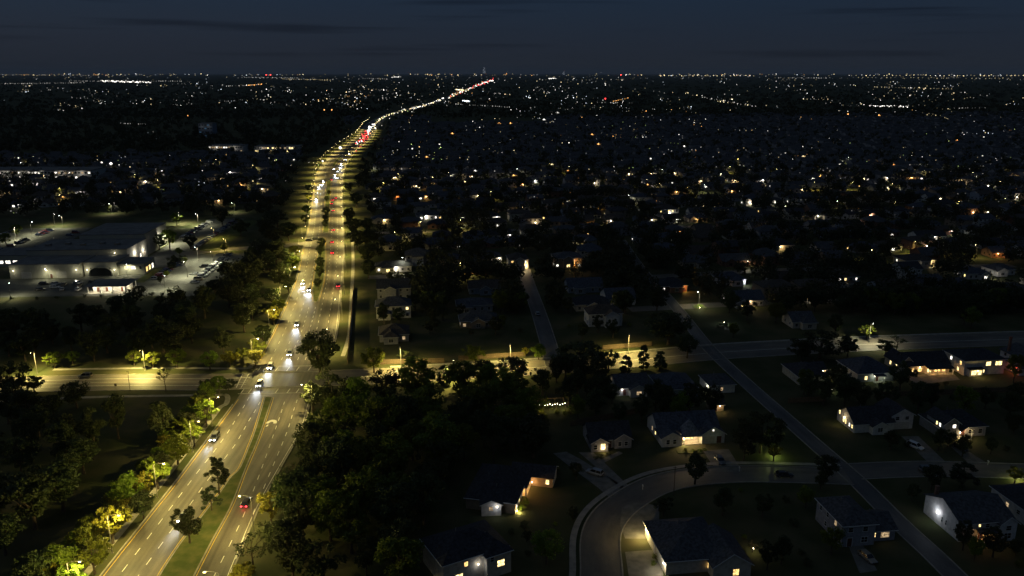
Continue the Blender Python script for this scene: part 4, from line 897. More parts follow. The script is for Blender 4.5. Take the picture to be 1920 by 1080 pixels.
# right side, near
house(G(1577, 1026), HR, [(0, 7.6, 0, 11.5, 5.2, 'hip', 2.4), (7.5, 13.2, 1.2, 9, 2.8, 'gx', 1.9)], [('win', 0, 'f', 1.8, 4.1, 1.1, 1.1, '.'), ('win', 0, 'f', 5.2, 4.1, 1.1, 1.1, '.'), ('win', 0, 'f', 5.2, 1.5, 1.4, 1.3, '.'), ('door', 0, 'f', 1.8, 1.1, 2.1), ('win', 0, 'l', 3, 4.1, .9, 1.1, 'm'), ('win', 0, 'l', 6.5, 4.1, .9, 1.1, '.'), ('win', 0, 'l', 9.5, 4.1, .9, 1.1, '.'), ('win', 0, 'l', 7, 1.6, .9, 1.1, '.'),
      ('win', 1, 'f', 8.3, 1.6, .5, 1.0, 'y'), ('win', 1, 'f', 10.8, 1.5, 2.0, 1.3, 'm')], 'siding_grey', 'shingle_grey', 'unlit grey two-storey house beside the straight street')
house(G(1797, 1016), HR, [(0, 12.6, 0, 12.5, 4.6, 'gx', 2.6), (8.8, 12.8, -1.0, 5, 4.4, 'gy', 1.5)], [('win', 0, 'l', 4.6, 2.0, .4, 1.2, '.'), ('win', 0, 'l', 6.0, 2.0, .4, 1.2, '.'), ('win', 0, 'f', 2, 3.5, 1.1, 1.0, '.'), ('win', 0, 'f', 4.5, 3.7, .5, .6, 'y'), ('win', 0, 'f', 6.4, 3.6, .9, 1.0, '.'), ('win', 1, 'f', 10.8, 3.2, 1.2, 1.1, '.'), ('win', 1, 'f', 10.8, 1.3, 1.6, 1.3, '.'),
      ('porch', 4.0, 8.6, -1.2, 0, 2.5, 'shed', .4), ('win', 0, 'f', 6.8, 1.3, 1.0, 1.4, 'o'), ('door', 0, 'f', 4.9, 1.0, 2.1), ('bulb', 6.0, -.5, 2.1, 45, ORANGE), ('bulbl', -.25, 7.6, 2.9, 55, COOL)], 'siding_white', 'shingle_grey', 'white house whose side wall is lit by a spotlight, lower right', chimney=(1.5, 11, 2.9))
house(G(1925, 988), HR, [(0, 12, 0, 12, 3.6, 'hip', 2.6)], [('win', 0, 'l', 3, 2, 1.0, 1.0, '.'), ('win', 0, 'l', 6.5, 2, 1.0, 1.0, 'm'), ('win', 0, 'l', 9.2, 2, 1.0, 1.0, '.')], 'siding_white', 'shingle_dark', 'pale-walled house cut by the right edge, near the spotlit house')
house(G(1601, 812), HR, [(0, 12, 0, 9.5, 2.9, 'gx', 3.0), (11.8, 18.5, .8, 9, 4.4, 'gy', 1.8), (4.5, 9, -2, 3, 2.7, 'gy', 1.2)], [('win', 0, 'l', 1.2, 1.5, .7, 1.0, 'y'), ('win', 0, 'l', 2.6, 1.5, .7, 1.1, 'w'), ('win', 0, 'l', 4.6, 1.5, .6, 1.2, 'y'), ('win', 0, 'l', 5.8, 1.6, .8, 1.3, 'y'), ('win', 0, 'l', 8.2, 3.0, .7, 1.1, 'y'), ('win', 2, 'f', 6.7, 1.5, 1.4, 1.2, '.'), ('win', 1, 'f', 13.5, 3.4, 1.1, 1.0, '.'), ('win', 1, 'f', 16.5, 3.4, 1.1, 1.0, '.'), ('garage', 1, 'f', 15, 4.8, 2.3), ('bulbl', -.3, 5.2, 2.6, 28, WARM)], 'siding_white', 'shingle_dark', 'white house with a row of lit windows in its gable end')
house(G(1768, 826), HR, [(0, 14, 1.5, 11, 3.0, 'hip', 3.4), (0, 4.5, .2, 8, 5.0, 'gy', 1.6)], [('win', 1, 'l', 2, 4.0, .7, 1.3, 'w'), ('win', 1, 'l', 3.4, 4.0, .6, 1.2, 'y'), ('win', 1, 'f', 2.2, 1.5, 1.2, 1.3, '.'), ('win', 0, 'f', 9.5, 1.5, 1.6, 1.3, '.'), ('win', 0, 'f', 12.3, 1.5, 1.2, 1.3, '.'), ('door', 0, 'f', 6.8, 1.3, 2.3), ('porch', 4.9, 8.4, -.6, 1.5, 2.9, 'gy', 1.2), ('bulb', 5.2, .3, 2.0, 60, WARM), ('bulb', 6.7, .9, 2.7, 120, WARM), ('win', 1, 'f', 3, 4.1, 1.0, 1.0, 'w')], 'siding_grey', 'shingle_dark', 'house with a small bright arched entry beside a curving path')
for i, (x, y) in enumerate(((1805, 826), (1812, 829))): tpx(x, y, 5, 1.2, 'shrub', 'leaf', f'small lit shrub by the bright arched entry, {nth(i)} from the door', 'shrubs by the arched entry')
p = G(1800, 842); car(p, rad(-75), 'sedan', 'car_black', 'dark car parked on the drive below the bright arched entry')
row_ = 'houses below the right cross street'
house(G(1497, 722), HR, [(0, 10, 0, 12, 2.9, 'hip', 2.6), (8.5, 12.5, 6, 12, 2.8, 'gx', 1.6)], [('win', 0, 'f', 3, 1.4, 1.2, 1.2, '.'), ('win', 1, 'f', 10.8, 1.7, 1.0, 1.2, 'o'), ('bulb', 11.4, 5.6, 2.3, 90, WARM)], 'siding_cream', 'shingle_dark', 'dark hip-roofed house with a lit rear corner beside the arching oak', row_)
house(G(1607, 717), HR, [(0, 13, 0, 13, 3.0, 'hip', 3.8)], [('win', 0, 'f', 3, 1.4, .9, 1.2, 'y'), ('win', 0, 'f', 9, 2.0, 1.4, .5, 'y'), ('door', 0, 'f', 7, 1.0, 2.1), ('porch', 5.4, 9, -1.6, 0, 2.6, 'shed', .3), ('bulb', 5.8, -.4, 2.1, 26, (.85, 1, .7)), ('bulb', 8.6, -.6, 2.1, 26, (.85, 1, .7)), ('win', 0, 'l', 4, 1.4, .9, 1.2, '.'), ('win', 0, 'l', 8, 1.4, .9, 1.2, '.')], 'siding_grey', 'shingle_blue', 'big blue-grey hip roof house with a pale lit porch', row_)
house(G(1706, 704), HR, [(0, 15.5, 1.5, 11, 3.0, 'gx', 3.0), (-2, 3, 3, 12, 3.2, 'gy', 2.4)], [('win', 1, 'l', 5, 1.7, .7, 1.1, 'y'), ('win', 1, 'l', 8.5, 1.7, .9, 1.3, 'y'), ('win', 0, 'f', 1.5, 1.3, 1.4, 1.2, 'o'), ('win', 0, 'f', 4.5, 1.3, 1.4, 1.2, 'o'), ('win', 0, 'f', 8, 1.2, 1.4, 1.8, 'y'), ('win', 0, 'f', 11, 1.2, 2.0, 1.6, 'o'), ('win', 0, 'f', 13.6, 1.2, 1.2, 1.6, 'o'), ('porch', 6, 15, -1.5, 1.5, 2.6, 'shed', .4), ('bulb', 8, .2, 2.3, 70, ORANGE), ('bulb', 12.5, .2, 2.3, 90, ORANGE), ('bulb', 4, .9, 2.4, 30, ORANGE)], 'siding_cream', 'shingle_dark', 'long low house with an orange lit patio and lit windows', row_)
house(G(1806, 704), HR, [(0, 15, 0, 11, 5.2, 'hip', 2.4), (1.2, 6, -1.4, 3, 2.7, 'shed', .4)], [('win', 0, 'f', 8.8, 3.9, 1.8, 1.4, 'y'), ('win', 0, 'f', 12.6, 3.9, 2.4, 1.4, 'y'), ('win', 0, 'l', 2, 3.9, .9, 1.2, 'o'), ('win', 0, 'l', 7, 3.9, .9, 1.2, 'w'), ('win', 0, 'l', 7.5, 1.4, .9, 1.2, 'w'), ('win', 0, 'l', 3, 1.4, .9, 1.2, 'y'), ('win', 1, 'f', 2.6, 1.3, 1.6, 1.5, 'y'), ('win', 1, 'f', 4.9, 1.3, 1.2, 1.4, 'y'), ('win', 0, 'f', 7.2, 1.3, .8, 1.2, 'y'), ('bulb', 3.6, -2.0, 2.2, 60, (1, .75, .25))], 'siding_white', 'shingle_dark', 'two-storey white house with two yellow upper windows', row_)
house(G(1915, 700), HR, [(0, 12, 0, 11, 5.0, 'gy', 2.0), (-2.5, 4, -2, 6, 2.8, 'shed', .5)], [('win', 0, 'l', 3, 4.0, .9, 1.2, 'y'), ('win', 0, 'l', 8.5, 4.0, 1.1, 1.1, '.'), ('win', 1, 'l', 2, 1.3, 1.0, 1.4, 'o'), ('bulbl', -2.8, 0, 1.8, 50, (1, .12, .06))], 'siding_white', 'shingle_grey', 'two-storey house at the right edge with a chimney and a red-lit side', row_, chimney=(0.6, 8, 5.5))
# houses between the cross street and the white house
h4 = 'houses just below the cross street'
house(G(1158, 745), HR, [(0, 10.5, 1, 11, 2.9, 'gx', 2.6), (4, 9.5, -.8, 4, 2.7, 'gy', 1.4)], [('win', 0, 'l', 4, 1.5, .8, 1.1, '.'), ('win', 0, 'l', 8, 3.2, .6, .9, 'm'), ('win', 1, 'f', 6.8, 1.4, 1.6, 1.2, 'm'), ('door', 0, 'f', 2.5, 1, 2.1), ('bulb', 1.6, .7, 2.2, 12, COOL)], 'siding_white', 'shingle_grey', 'pale gabled house below the cypress trees', h4)
house(G(1240, 748), HR, [(0, 12, 0, 13, 3.0, 'hip', 3.2)], [('win', 0, 'f', 3, 1.4, 1.2, 1.2, '.'), ('win', 0, 'f', 8, 1.4, 1.2, 1.2, '.')], 'siding_blue', 'shingle_blue', 'unlit house with a broad blue-grey hip roof between two gabled neighbours', h4)
house(G(1330, 738), HR, [(0, 8.5, 0, 9, 2.8, 'hip', 2.2)], [('win', 0, 'l', 2, 1.4, .8, 1.1, 'w'), ('win', 0, 'f', 4, 1.4, 1.0, 1.1, 'm'), ('bulbl', -.3, 1.2, 2.2, 40, WHITE)], 'siding_white', 'shingle_grey', 'small pale house with a bright left corner by the straight street', h4)
house(G(1333, 772), HR, [(0, 4, 0, 4, 2.4, 'gx', 1.2)], [('door', 0, 'f', 1.4, 1, 2.0), ('bulb', 2.6, -.3, 1.9, 40, WARM)], 'brick_tan', 'shingle_brown', 'small lit outbuilding behind the white house', name='garden_shed')
# garden strung with lights
o = empty('pergola', G(1012, 772), HR)
for k in range(4):
    for y in (0, 4):
        m = MB(); m.box(k * 2.7 - .07, k * 2.7 + .07, y - .07, y + .07, 0, 2.4); m.build('post', 'wood', o)
for y in (0, 4):
    m = MB(); m.box(-.2, 8.3, y - .06, y + .06, 2.4, 2.55); m.build('beam', 'wood', o)
for k in range(9):
    m = MB(); m.box(k - .04, k + .04, -.3, 4.3, 2.552, 2.64); m.build('slat', 'wood', o)
for k in range(11):
    fo = put('fairy_light', BULBMESH, o, (k * .78, -.1, 2.2 + .22 * math.sin(k * 2.1))); fo.scale = (.55, .55, .7)
for x, y, z, pw in ((1, 2, 1.2, 90), (4, 1, 1.6, 120), (7.5, 1, 1.0, 120), (0, -1.5, .8, 90)): point(o, (x, y, z), pw, (1, .78, .28))
tag(o, 'garden pergola strung with yellow lights among dark trees', 'pergola')
for i, (x, y, r) in enumerate(((1016, 768, 9), (1030, 758, 8), (1045, 768, 6), (1060, 770, 6), (1070, 768, 7), (1022, 778, 6), (1025, 745, 8))): tpx(x, y, r, 2.6 if i != 6 else 6, 'shrub', 'leaf', f'lit garden shrub, {nth(i)} around the pergola with yellow lights', 'shrubs around the pergola')
# fences along the cross street: single panels
PANEL = MB()
for k in range(16): PANEL.box(k * .15 + .005, k * .15 + .145, -.02, .02, .05, 1.8 + .03 * (k % 2))
PANEL.box(0, 2.4, .02, .07, .4, .5); PANEL.box(0, 2.4, .02, .07, 1.4, 1.5); PMESH = PANEL.mesh('fence_panel', 'wood')
def fence(a, b, label):
    a, b = G(*a), G(*b); n = int((b - a).length / 2.45); an = math.atan2(b.y - a.y, b.x - a.x); o = empty('wooden_fence', a, an)
    for k in range(n): put('panel', PMESH, o, (k * 2.45, 0, 0))
    m = MB(); m.box(-.05, .05, .03, .13, 0, 1.95); pm = m.mesh('fence_post', 'wood')
    for k in range(n + 1): put('post', pm, o, (k * 2.45 - .02, .05, 0))
    tag(o, label, 'fence')
fence((690, 684), (836, 680), 'wooden fence behind the white-topped lamp on the cross street')
fence((860, 676), (985, 668), 'wooden fence behind the spreading green tree on the cross street')
fence((1130, 656), (1232, 648), 'wooden fence above the three pointed trees')
fence((652, 682), (664, 540), 'long fence along the right side of the avenue beyond the crossing')
# lit garden lamp near the straight street, and rim lamps of gardens
for x, y, pw, c, l in [(1450, 856, 120, (.8, 1, .25), 'low garden lamp under the small green tree at the street corner'), (1412, 1034, 40, WARM, 'low garden lamp under the small bare tree near the bottom'), (1906, 900, 120, (.9, 1, .3), 'low garden lamp under the green tree at the right edge'), (1560, 735, 20, (.8, 1, .6), 'low garden lamp on the lawn below the dark hip-roofed house'), (1312, 580, 80, (.9, 1, .5), 'garden lamp in shrubs beside the straight street'), (1358, 608, 120, COOL, 'white flood lamp above the cross street bend')]:
    o = empty('garden_lamp', G(x, y)); m = MB(); m.tube([(0, 0, 0), (0, 0, .7)], [.04, .04], 6); m.build('stake', 'pole', o); put('lantern', BULBMESH, o, (0, 0, .8)); point(o, (0, -.4, 1.4), pw * 2.5, c); tag(o, l, 'garden lamp')
tpx(1312, 572, 14, 3, 'shrub', 'leaf', 'lit shrub beside the straight street above the cross street'); tpx(1355, 604, 12, 3.5, 'shrub', 'leaf_dark', 'pale-lit shrub by the white flood lamp')

# ------------------------------------------------------------------ warehouse complex left of the avenue
WR = rad(4); WO = G(20, 523)
def wl(x, y, z=0.0):
    return Vector((WO.x + x * math.cos(WR) - y * math.sin(WR), WO.y + x * math.sin(WR) + y * math.cos(WR), z))
wh_feats = [('bulb', 2, -.3, 4.2, 300, WHITE), ('bulb', 18, -.3, 4.2, 420, WHITE), ('bulb', 32.5, -.3, 4.2, 420, WHITE), ('bulbr', 34.3, 8, 5, 260, WHITE), ('bulbr', 50.3, 30, 6, 420, WHITE), ('bulbr', 49.3, 70, 7, 420, WHITE), ('bulb', 36.5, 2.7, 3.4, 420, COOL), ('bulb', 50, 2.7, 3.2, 420, COOL), ('bulbr', 50.3, 42, 5, 300, WHITE), ('bulb', 44, 19.5, 8.4, 160, WARM)]
wh_feats += [('garage', 0, 'f', 8, 4.5, 3.2), ('garage', 0, 'f', 25, 4.5, 3.2), ('door', 0, 'f', 20, 1.2, 2.3)]
wh_feats += [('win', 3, 'f', x, 2.6, 2.4, 1.6, 'w') for x in (-22, -18.4, -14.8, -11)]
wh_feats += [('win', 5, 'f', 55, 3.6, 1.4, 1.5, 'y'), ('win', 5, 'f', 58.5, 3.6, 2.0, 1.6, 'w'), ('win', 5, 'f', 62, 3.6, 1.2, 1.5, '.'), ('win', 5, 'r', 8, 2.2, 2.2, 2.4, 'o'), ('win', 5, 'r', 12, 2.2, 2.2, 2.4, 'y'), ('win', 5, 'r', 16, 2.2, 2.2, 2.4, 'w')]
wh_feats += [('win', 1, 'r', y, 3.0, 1.8, 1.8, 'w' if k % 2 else 'm') for k, y in enumerate((24, 28, 33, 38, 44))]
wh = house(WO, WR, [(0, 34, 0, 20, 7, 'flat', 0), (-1, 50, 20.1, 48, 10, 'flat', 0), (14, 49, 48.1, 84, 12.5, 'flat', 0), (-26, -1.1, 27, 46, 6, 'flat', 0), (35, 51, 3, 20, 7, 'flat', 0), (51.1, 64, 5, 20, 5.6, 'hip', 1.8)], wh_feats, 'tilt_wall', 'flat_roof', 'large flat-roofed warehouse of stepped blocks with wall lamps, left of the avenue', name='warehouse')
wh['category'] = 'warehouse'
m = MB()
for k in range(20): m.box(.0 + k * 1.7, .08 + k * 1.7, -.05, 0, 0, 6.9)
m.build('wall_joint', 'tilt_wall', wh)
m = MB(); n_ = 14                       # arched entrance canopy
for k in range(n_):
    a0, a1 = math.pi * k / n_, math.pi * (k + 1) / n_
    for r0, r1 in ((5.6, 6.2),):
        p = [(43 + r0 * math.cos(a0), 2.2, 1.6 + .55 * r0 * math.sin(a0)), (43 + r1 * math.cos(a0), 2.2, 1.6 + .55 * r1 * math.sin(a0)), (43 + r1 * math.cos(a1), 2.2, 1.6 + .55 * r1 * math.sin(a1)), (43 + r0 * math.cos(a1), 2.2, 1.6 + .55 * r0 * math.sin(a1))]
        q = [(x, 2.98, z) for x, y, z in p]; m.poly(p + q, [(0, 1, 2, 3), (4, 7, 6, 5), (0, 4, 5, 1), (1, 5, 6, 2), (2, 6, 7, 3), (3, 7, 4, 0)])
m.box(36.8, 37.4, 2.2, 2.98, 0, 1.6); m.box(48.6, 49.2, 2.2, 2.98, 0, 1.6); m.build('entrance_arch', 'tilt_wall', wh)
m = MB(); m.box(38, 48, 2.9, 2.985, .1, 4.2); m.build('entrance_glass', 'glass', wh)
for k in range(5):
    m = MB(); x = 4 + k * 9; m.box(x, x + 2.4, 30 + 3 * (k % 2), 32.4 + 3 * (k % 2), 10.3, 11.4); m.build('roof_unit', 'pole', wh)
# lit pavilion
pv = empty('pavilion', wl(51, -31.5), WR)
m = MB(); roof_mesh(m, 0, 17.5, 0, 13, 3.4, 'hip', 1.0, .8); m.build('roof', 'flat_roof', pv)
for x in (0.2, 5.9, 11.6, 17.3):
    for y in (.2, 12.8):
        m = MB(); m.box(x - .18, x + .18, y - .18, y + .18, 0, 3.4); m.build('post', 'trim', pv)
m = MB(); m.box(1.2, 16.2, 3.2, 11.8, 0, 3.35); m.build('wall', 'siding_white', pv)
for x in (3, 7, 14):
    m = MB(); m.box(x, x + 1.1, 3.12, 3.19, .05, 2.2); m.build('door', 'door', pv)
m = MB(); m.box(-1, 18.5, -1, 14, 0, .1); m.build('floor_slab', 'concrete', pv)
for x in (2.5, 8.7, 15): put('lantern', BULBMESH, pv, (x, 1.6, 3.1)); point(pv, (x, 1.0, 2.7), 900, (1, .9, .62))
put('lantern', BULBMESH, pv, (17, 7, 3.1)); point(pv, (17.3, 7, 2.7), 500, (1, .9, .62))
tag(pv, 'small pavilion with brightly lit walls under a dark hip roof before the warehouse', 'pavilion')
def lot(name, pts, m='lot', z=0.01): return pave(name, [wl(*p) for p in pts], z, m)
L1 = lot('parking_lot', [(70, -36), (106, -40), (104, 52), (72, 52)])
L2 = lot('parking_lot', [(51, 20), (70, 20), (70, 52), (74, 168), (50, 168)], z=.012)
L3 = lot('parking_lot', [(-70, 62), (-10, 62), (-10, 70), (-20, 140), (-70, 140)])
L4 = lot('parking_lot', [(-80, -34), (70.5, -36), (70.5, 6), (34, 6), (34, -1), (-80, -1)], z=.011)
lot('lawn_strip', [(74.2, 60), (86, 60), (86, 160), (76, 160)], 'lawn', .02)
lot('lawn_strip', [(64.4, -12), (69.5, -12), (69.5, 18), (64.4, 18)], 'lawn', .021)
i = 0
paints = ['car_white', 'car_silver', 'car_grey', 'car_black', 'car_red', 'car_blue', 'car_tan']
def stalls(lot_o, x, y0, y1, pitch, side, occ, label, dirx=1, w=5.2):
    mk = MB(); mk.uv = []; y = y0; k = 0
    while y < y1:
        a, b = wl(x, y), wl(x + w * side, y + .6); line(mk, [a, b], .022, .14)
        if R.random() < occ:
            c = wl(x + w * side * .5, y + pitch * .5); global_n[0] += 1
            car((c.x, c.y), WR + (0 if side * dirx > 0 else math.pi) + R.uniform(-.03, .03), R.choice(['sedan', 'suv', 'suv', 'van']), R.choice(paints), f'parked car, {nth(k)} stall up the {label}', 'cars parked at the warehouse', parts=c.y < 420)
        y += pitch; k += 1
    mk.build('stall_lines', 'white_paint', lot_o)
global_n = [0]
stalls(L1, 76, -30, 40, 2.8, 1, .06, 'inner row of the right lot'); stalls(L1, 92, -30, 46, 2.8, -1, .05, 'middle row of the right lot'); stalls(L1, 92.4, -16, 46, 2.8, 1, .75, 'outer row of the right lot')
stalls(L1, 70.8, -8, 30, 2.8, 1, .7, 'row beside the warehouse hedge')
stalls(L2, 72, 66, 160, 2.8, -1, .7, 'long row of the upper lot'); stalls(L2, 51, 96, 160, 2.8, 1, .35, 'wall-side row of the upper lot')
stalls(L3, -66, 66, 130, 2.8, 1, .55, 'outer row of the left lot'); stalls(L3, -44, 66, 130, 2.8, 1, .7, 'middle row of the left lot'); stalls(L3, -24, 66, 120, 2.8, 1, .5, 'inner row of the left lot')
for k, (x, y, a) in enumerate([(28, -13, 0), (33, -15, .2), (38, -12, -.1), (41, -17, .1), (45, -11, 0), (36, -24, .3), (31, -20, 0), (48, -20, .15), (22, -12, 0), (44, -25, 0), (26, -24, .1)]):
    c = wl(x, y); car((c.x, c.y), WR + a + math.pi / 2 * (k % 2), R.choice(['sedan', 'suv']), R.choice(paints), f'parked car, {nth(k)} of the loose group left of the lit pavilion', 'cars left of the lit pavilion')
for i, (x, y, r, h, k, l) in enumerate([(316, 443, 16, 12, 'round', 'leaf'), (297, 450, 18, 10, 'round', 'leaf_dark'), (356, 450, 14, 9, 'round', 'leaf_dark'), (328, 485, 14, 6, 'open', 'leaf_dark'), (322, 497, 10, 5, 'round', 'leaf_dark'), (420, 462, 10, 6, 'open', 'leaf'), (415, 402, 18, 12, 'round', 'leaf_dark'), (450, 420, 20, 13, 'oak', 'leaf_dark'), (330, 408, 12, 9, 'open', 'leaf'), (30, 430, 12, 8, 'open', 'leaf'), (10, 446, 14, 8, 'round', 'leaf'), (260, 543, 15, 5, 'round', 'leaf_dark'), (425, 505, 20, 9, 'round', 'leaf_dark'), (402, 535, 18, 7, 'round', 'leaf_dark'), (300, 560, 12, 4, 'round', 'leaf_dark'), (376, 562, 14, 5, 'round', 'leaf_dark'), (336, 470, 8, 5, 'open', 'leaf'), (312, 512, 7, 4, 'open', 'leaf'), (300, 522, 7, 4, 'round', 'leaf_dark'), (345, 488, 8, 4, 'open', 'leaf'), (520, 405, 32, 13, 'oak', 'leaf_dark'), (500, 420, 26, 13, 'round', 'leaf_dark'), (540, 430, 22, 12, 'round', 'leaf_dark'), (510, 440, 22, 11, 'round', 'leaf_dark')]):
    tpx(x, y, r, h, k, l, f'{dict(leaf="green lamplit", leaf_dark="dark")[l]} tree, {nth(i)} of those around the warehouse lots', 'trees around the warehouse lots')
for i in range(16): tree(wl(-60 + i * 10 + R.uniform(-3, 3), -39 + R.uniform(-2, 2)), R.uniform(2, 3.4), 'shrub', 'leaf_dark', f'hedge shrub, {nth(i)} along the lower edge of the warehouse yard', 'hedge below the warehouse yard')

# ------------------------------------------------------------------ housing beyond the crossing
WALLS = ['siding_white', 'siding_cream', 'siding_grey', 'brick_red', 'brick_tan', 'siding_blue']; ROOFS = ['shingle_grey', 'shingle_brown', 'shingle_dark', 'shingle_blue']
def rand_house(rr, w, two, lit):
    d = rr.uniform(9, 12); h = 5.3 if two else 2.9
    ms = [(0, w, 0, d, h, rr.choice(['gx', 'hip', 'hip']), rr.uniform(2.2, 3.2))]
    a = rr.uniform(.0, .55) * w; ms.append((a, a + min(w - a, rr.uniform(4.5, 6)), -rr.uniform(1, 3), 5, 2.8 if not two or rr.random() < .5 else 5.1, rr.choice(['gy', 'hip']), rr.uniform(1.2, 1.9)))
    fs = []; n = int(w / 2.8)
    for k in range(n):
        u = (k + .5) * w / n
        if not (ms[1][0] - .6 < u < ms[1][1] + .6): fs.append(('win', 0, 'f', u, 1.4, 1.1, 1.2, lit()))
        if two: fs.append(('win', 0, 'f', u, 4.2, 1.0, 1.1, lit()))
    fs.append(('win', 1, 'f', (ms[1][0] + ms[1][1]) / 2, 1.4, 1.7, 1.3, lit()))
    for u in (.25 * d, .7 * d):
        fs.append(('win', 0, 'l', u, 1.5, .9, 1.1, lit())); fs.append(('win', 0, 'r', u, 1.5, .9, 1.1, lit())); fs.append(('win', 0, 'b', u * w / d, 1.5, 1.1, 1.2, lit()))
    return ms, fs
HPOS = []; KEEP = []
def litp(p, rr=R): return lambda: rr.choice('yyowwm') if rr.random() < p else '.'
nh = 'houses just beyond the cross street'
for i, (x, y, wpx, two, p, wall, bl, d) in enumerate([
    (706, 598, 64, 1, .12, 'siding_white', None, 'white two-storey house with one yellow window nearest the avenue'), (712, 642, 54, 0, .25, 'siding_grey', None, 'low house behind the wooden fence near the avenue'), (708, 562, 62, 1, .05, 'siding_grey', None, 'unlit two-storey house behind the white two-storey one'),
    (858, 586, 66, 0, .05, 'siding_grey', None, 'unlit hip-roofed house left of the short street'), (864, 616, 70, 0, .3, 'brick_tan', None, 'house with two warm windows left of the short street'), (1104, 613, 64, 1, .0, 'siding_white', None, 'house with a plain pale wall above the wide oak'),
    (1080, 584, 66, 0, .3, 'siding_cream', WARM, 'house with a yellow window behind the pale-walled one'), (1066, 550, 66, 0, .05, 'siding_blue', None, 'dark house two behind the pale-walled one'), (1040, 503, 52, 1, .5, 'brick_tan', ORANGE, 'brightly lit house with a warm gable up the short street'), (955, 506, 36, 1, .5, 'siding_cream', WARM, 'lit house left of the top of the short street'),
    (705, 511, 66, 0, .3, 'siding_white', WHITE, 'house with white lit gables beside the avenue'), (697, 419, 48, 0, .15, 'siding_cream', WARM, 'house with an orange window by the second crossing'), (781, 412, 48, 0, .4, 'siding_white', WHITE, 'bright white house right of the second crossing'),
    (1235, 407, 38, 1, .5, 'siding_white', WHITE, 'pale lit house standing out among distant dark roofs'), (1238, 548, 52, 0, .3, 'brick_red', ORANGE, 'house with an orange lit carport by the straight street'), (1370, 576, 66, 0, .2, 'siding_grey', WARM, 'house with a few warm windows right of the straight street'), (1486, 616, 44, 0, .3, 'siding_cream', None, 'house with a warm window above the arching oak'),
    (1568, 540, 44, 1, .06, 'siding_white', None, 'pale-gabled house in the dark block above the right cross street'), (1690, 524, 40, 1, .1, 'siding_white', None, 'narrow white gable in the dark block at the right'), (1815, 524, 42, 0, .35, 'siding_white', WHITE, 'house with lit white windows at the upper right'), (1862, 517, 44, 0, .15, 'siding_white', None, 'pale house right of the lit white windows'), (1697, 499, 60, 0, .5, 'siding_cream', WARM, 'long house with a lit band of windows at the right'), (1720, 452, 58, 0, .15, 'siding_white', WHITE, 'distant house with a white lamp at the right'),
    (1350, 536, 50, 0, .05, 'siding_white', COOL, 'house with a bluish white lamp in the dark block'), (1880, 558, 60, 0, .1, 'siding_grey', None, 'dim house cut by the right edge above the cross street'), (880, 552, 58, 0, .03, 'siding_blue', None, 'dark house behind the unlit hip-roofed one'), (1440, 470, 50, 0, .1, 'siding_cream', WARM, 'house with a lit porch beyond the dark block')]):
    rr = random.Random(400 + i); w = wpx / pxm(y); ms, fs = rand_house(rr, w, two, litp(p, rr)); p0 = G(x, y)
    if bl: fs.append(('bulb', ms[1][1] + .6, -.4, 2.3, 300 if bl != COOL else 200, bl))
    house(p0, HR, ms, fs, wall, ROOFS[i % 4], d, nh); HPOS.append((p0.x + w / 2, p0.y + 5, w * .6)); KEEP.append((p0.x + w / 2, p0.y - 12, w * .5))
for n_ in [o for o in bpy.data.objects if o.name.split('.')[0] in ('house', 'warehouse', 'pavilion', 'garden_shed')]: HPOS.append((n_.location.x + 6, n_.location.y + 5, 11 if n_.name[0] != 'w' else 60))
KEEP += [(p.x, p.y - 6, 6) for p in LAMPK]; HPOS += [(p.x, p.y - 1, 3) for p in LAMPK]
# joined houses for the distance: slots wall, roof, dark glass, lit, trim
def joined_house(seed, litprob):
    rr = random.Random(seed); w = rr.uniform(11, 16); ms, fs = rand_house(rr, w, rr.random() < .4, litp(litprob, rr)); m = MB()
    for i, (x0, x1, y0, y1, h, kd, rs) in enumerate(ms):
        t = MB(); wall_mesh(t, x0, x1, y0, y1, h - .004 * i, kd, rs); m.poly(t.v, t.f, 0)
        t = MB(); roof_mesh(t, x0, x1, y0, y1, h, kd, rs, .45 - .01 * i); m.poly(t.v, t.f, 1)
    for _, mi, side, u, z, ww, hh, st in fs:
        x0, x1, y0, y1 = ms[mi][:4]; k = 2 if st == '.' else {'y': 3, 'o': 4, 'w': 5, 'm': 6}[st]; e = .06
        if side == 'f': m.box(u - ww / 2, u + ww / 2, y0 - e, y0, z - hh / 2, z + hh / 2, k)
        elif side == 'b': m.box(u - ww / 2, u + ww / 2, y1, y1 + e, z - hh / 2, z + hh / 2, k)
        elif side == 'l': m.box(x0 - e, x0, u - ww / 2, u + ww / 2, z - hh / 2, z + hh / 2, k)
        else: m.box(x1, x1 + e, u - ww / 2, u + ww / 2, z - hh / 2, z + hh / 2, k)
    m.box(w * .5 - .5, w * .5 + .5, -.05, 0, 0, 2.1, 7)
    return m, w
HM = ['siding_grey', 'shingle_grey', 'glass', 'win_yellow', 'win_warm', 'win_white', 'win_dim', 'door']
JH = [joined_house(900 + i, [.0, .05, .12, .0, .25, .08][i % 6]) for i in range(14)]
JM = [(m.mesh('house', HM), w) for m, w in JH]
def blocked(x, y, r, trees=True):
    if XL(y) - 16 - r < x < XR(y) + 16 + r and y < 2600: return True
    if any((x - a) ** 2 + (y - b) ** 2 < (r + c) ** 2 for a, b, c in HPOS): return True
    return trees and any((x - a) ** 2 + (y - b) ** 2 < (r * .6 + c * .6) ** 2 for a, b, c in TREES)
SEGS = []
for o in [o for o in bpy.data.objects if o.name.split('.')[0] in ('residential_street', 'cross_street', 'curved_street', 'access_drive')]:
    vv = [v.co for v in o.data.vertices]; SEGS += [((vv[i].x + vv[i + 1].x) / 2, (vv[i].y + vv[i + 1].y) / 2) for i in range(0, len(vv) - 1, 4)]
SEGA = np.array(SEGS)
def on_street(x, y, r): return bool((((SEGA - (x, y)) ** 2).sum(1) < r * r).any())
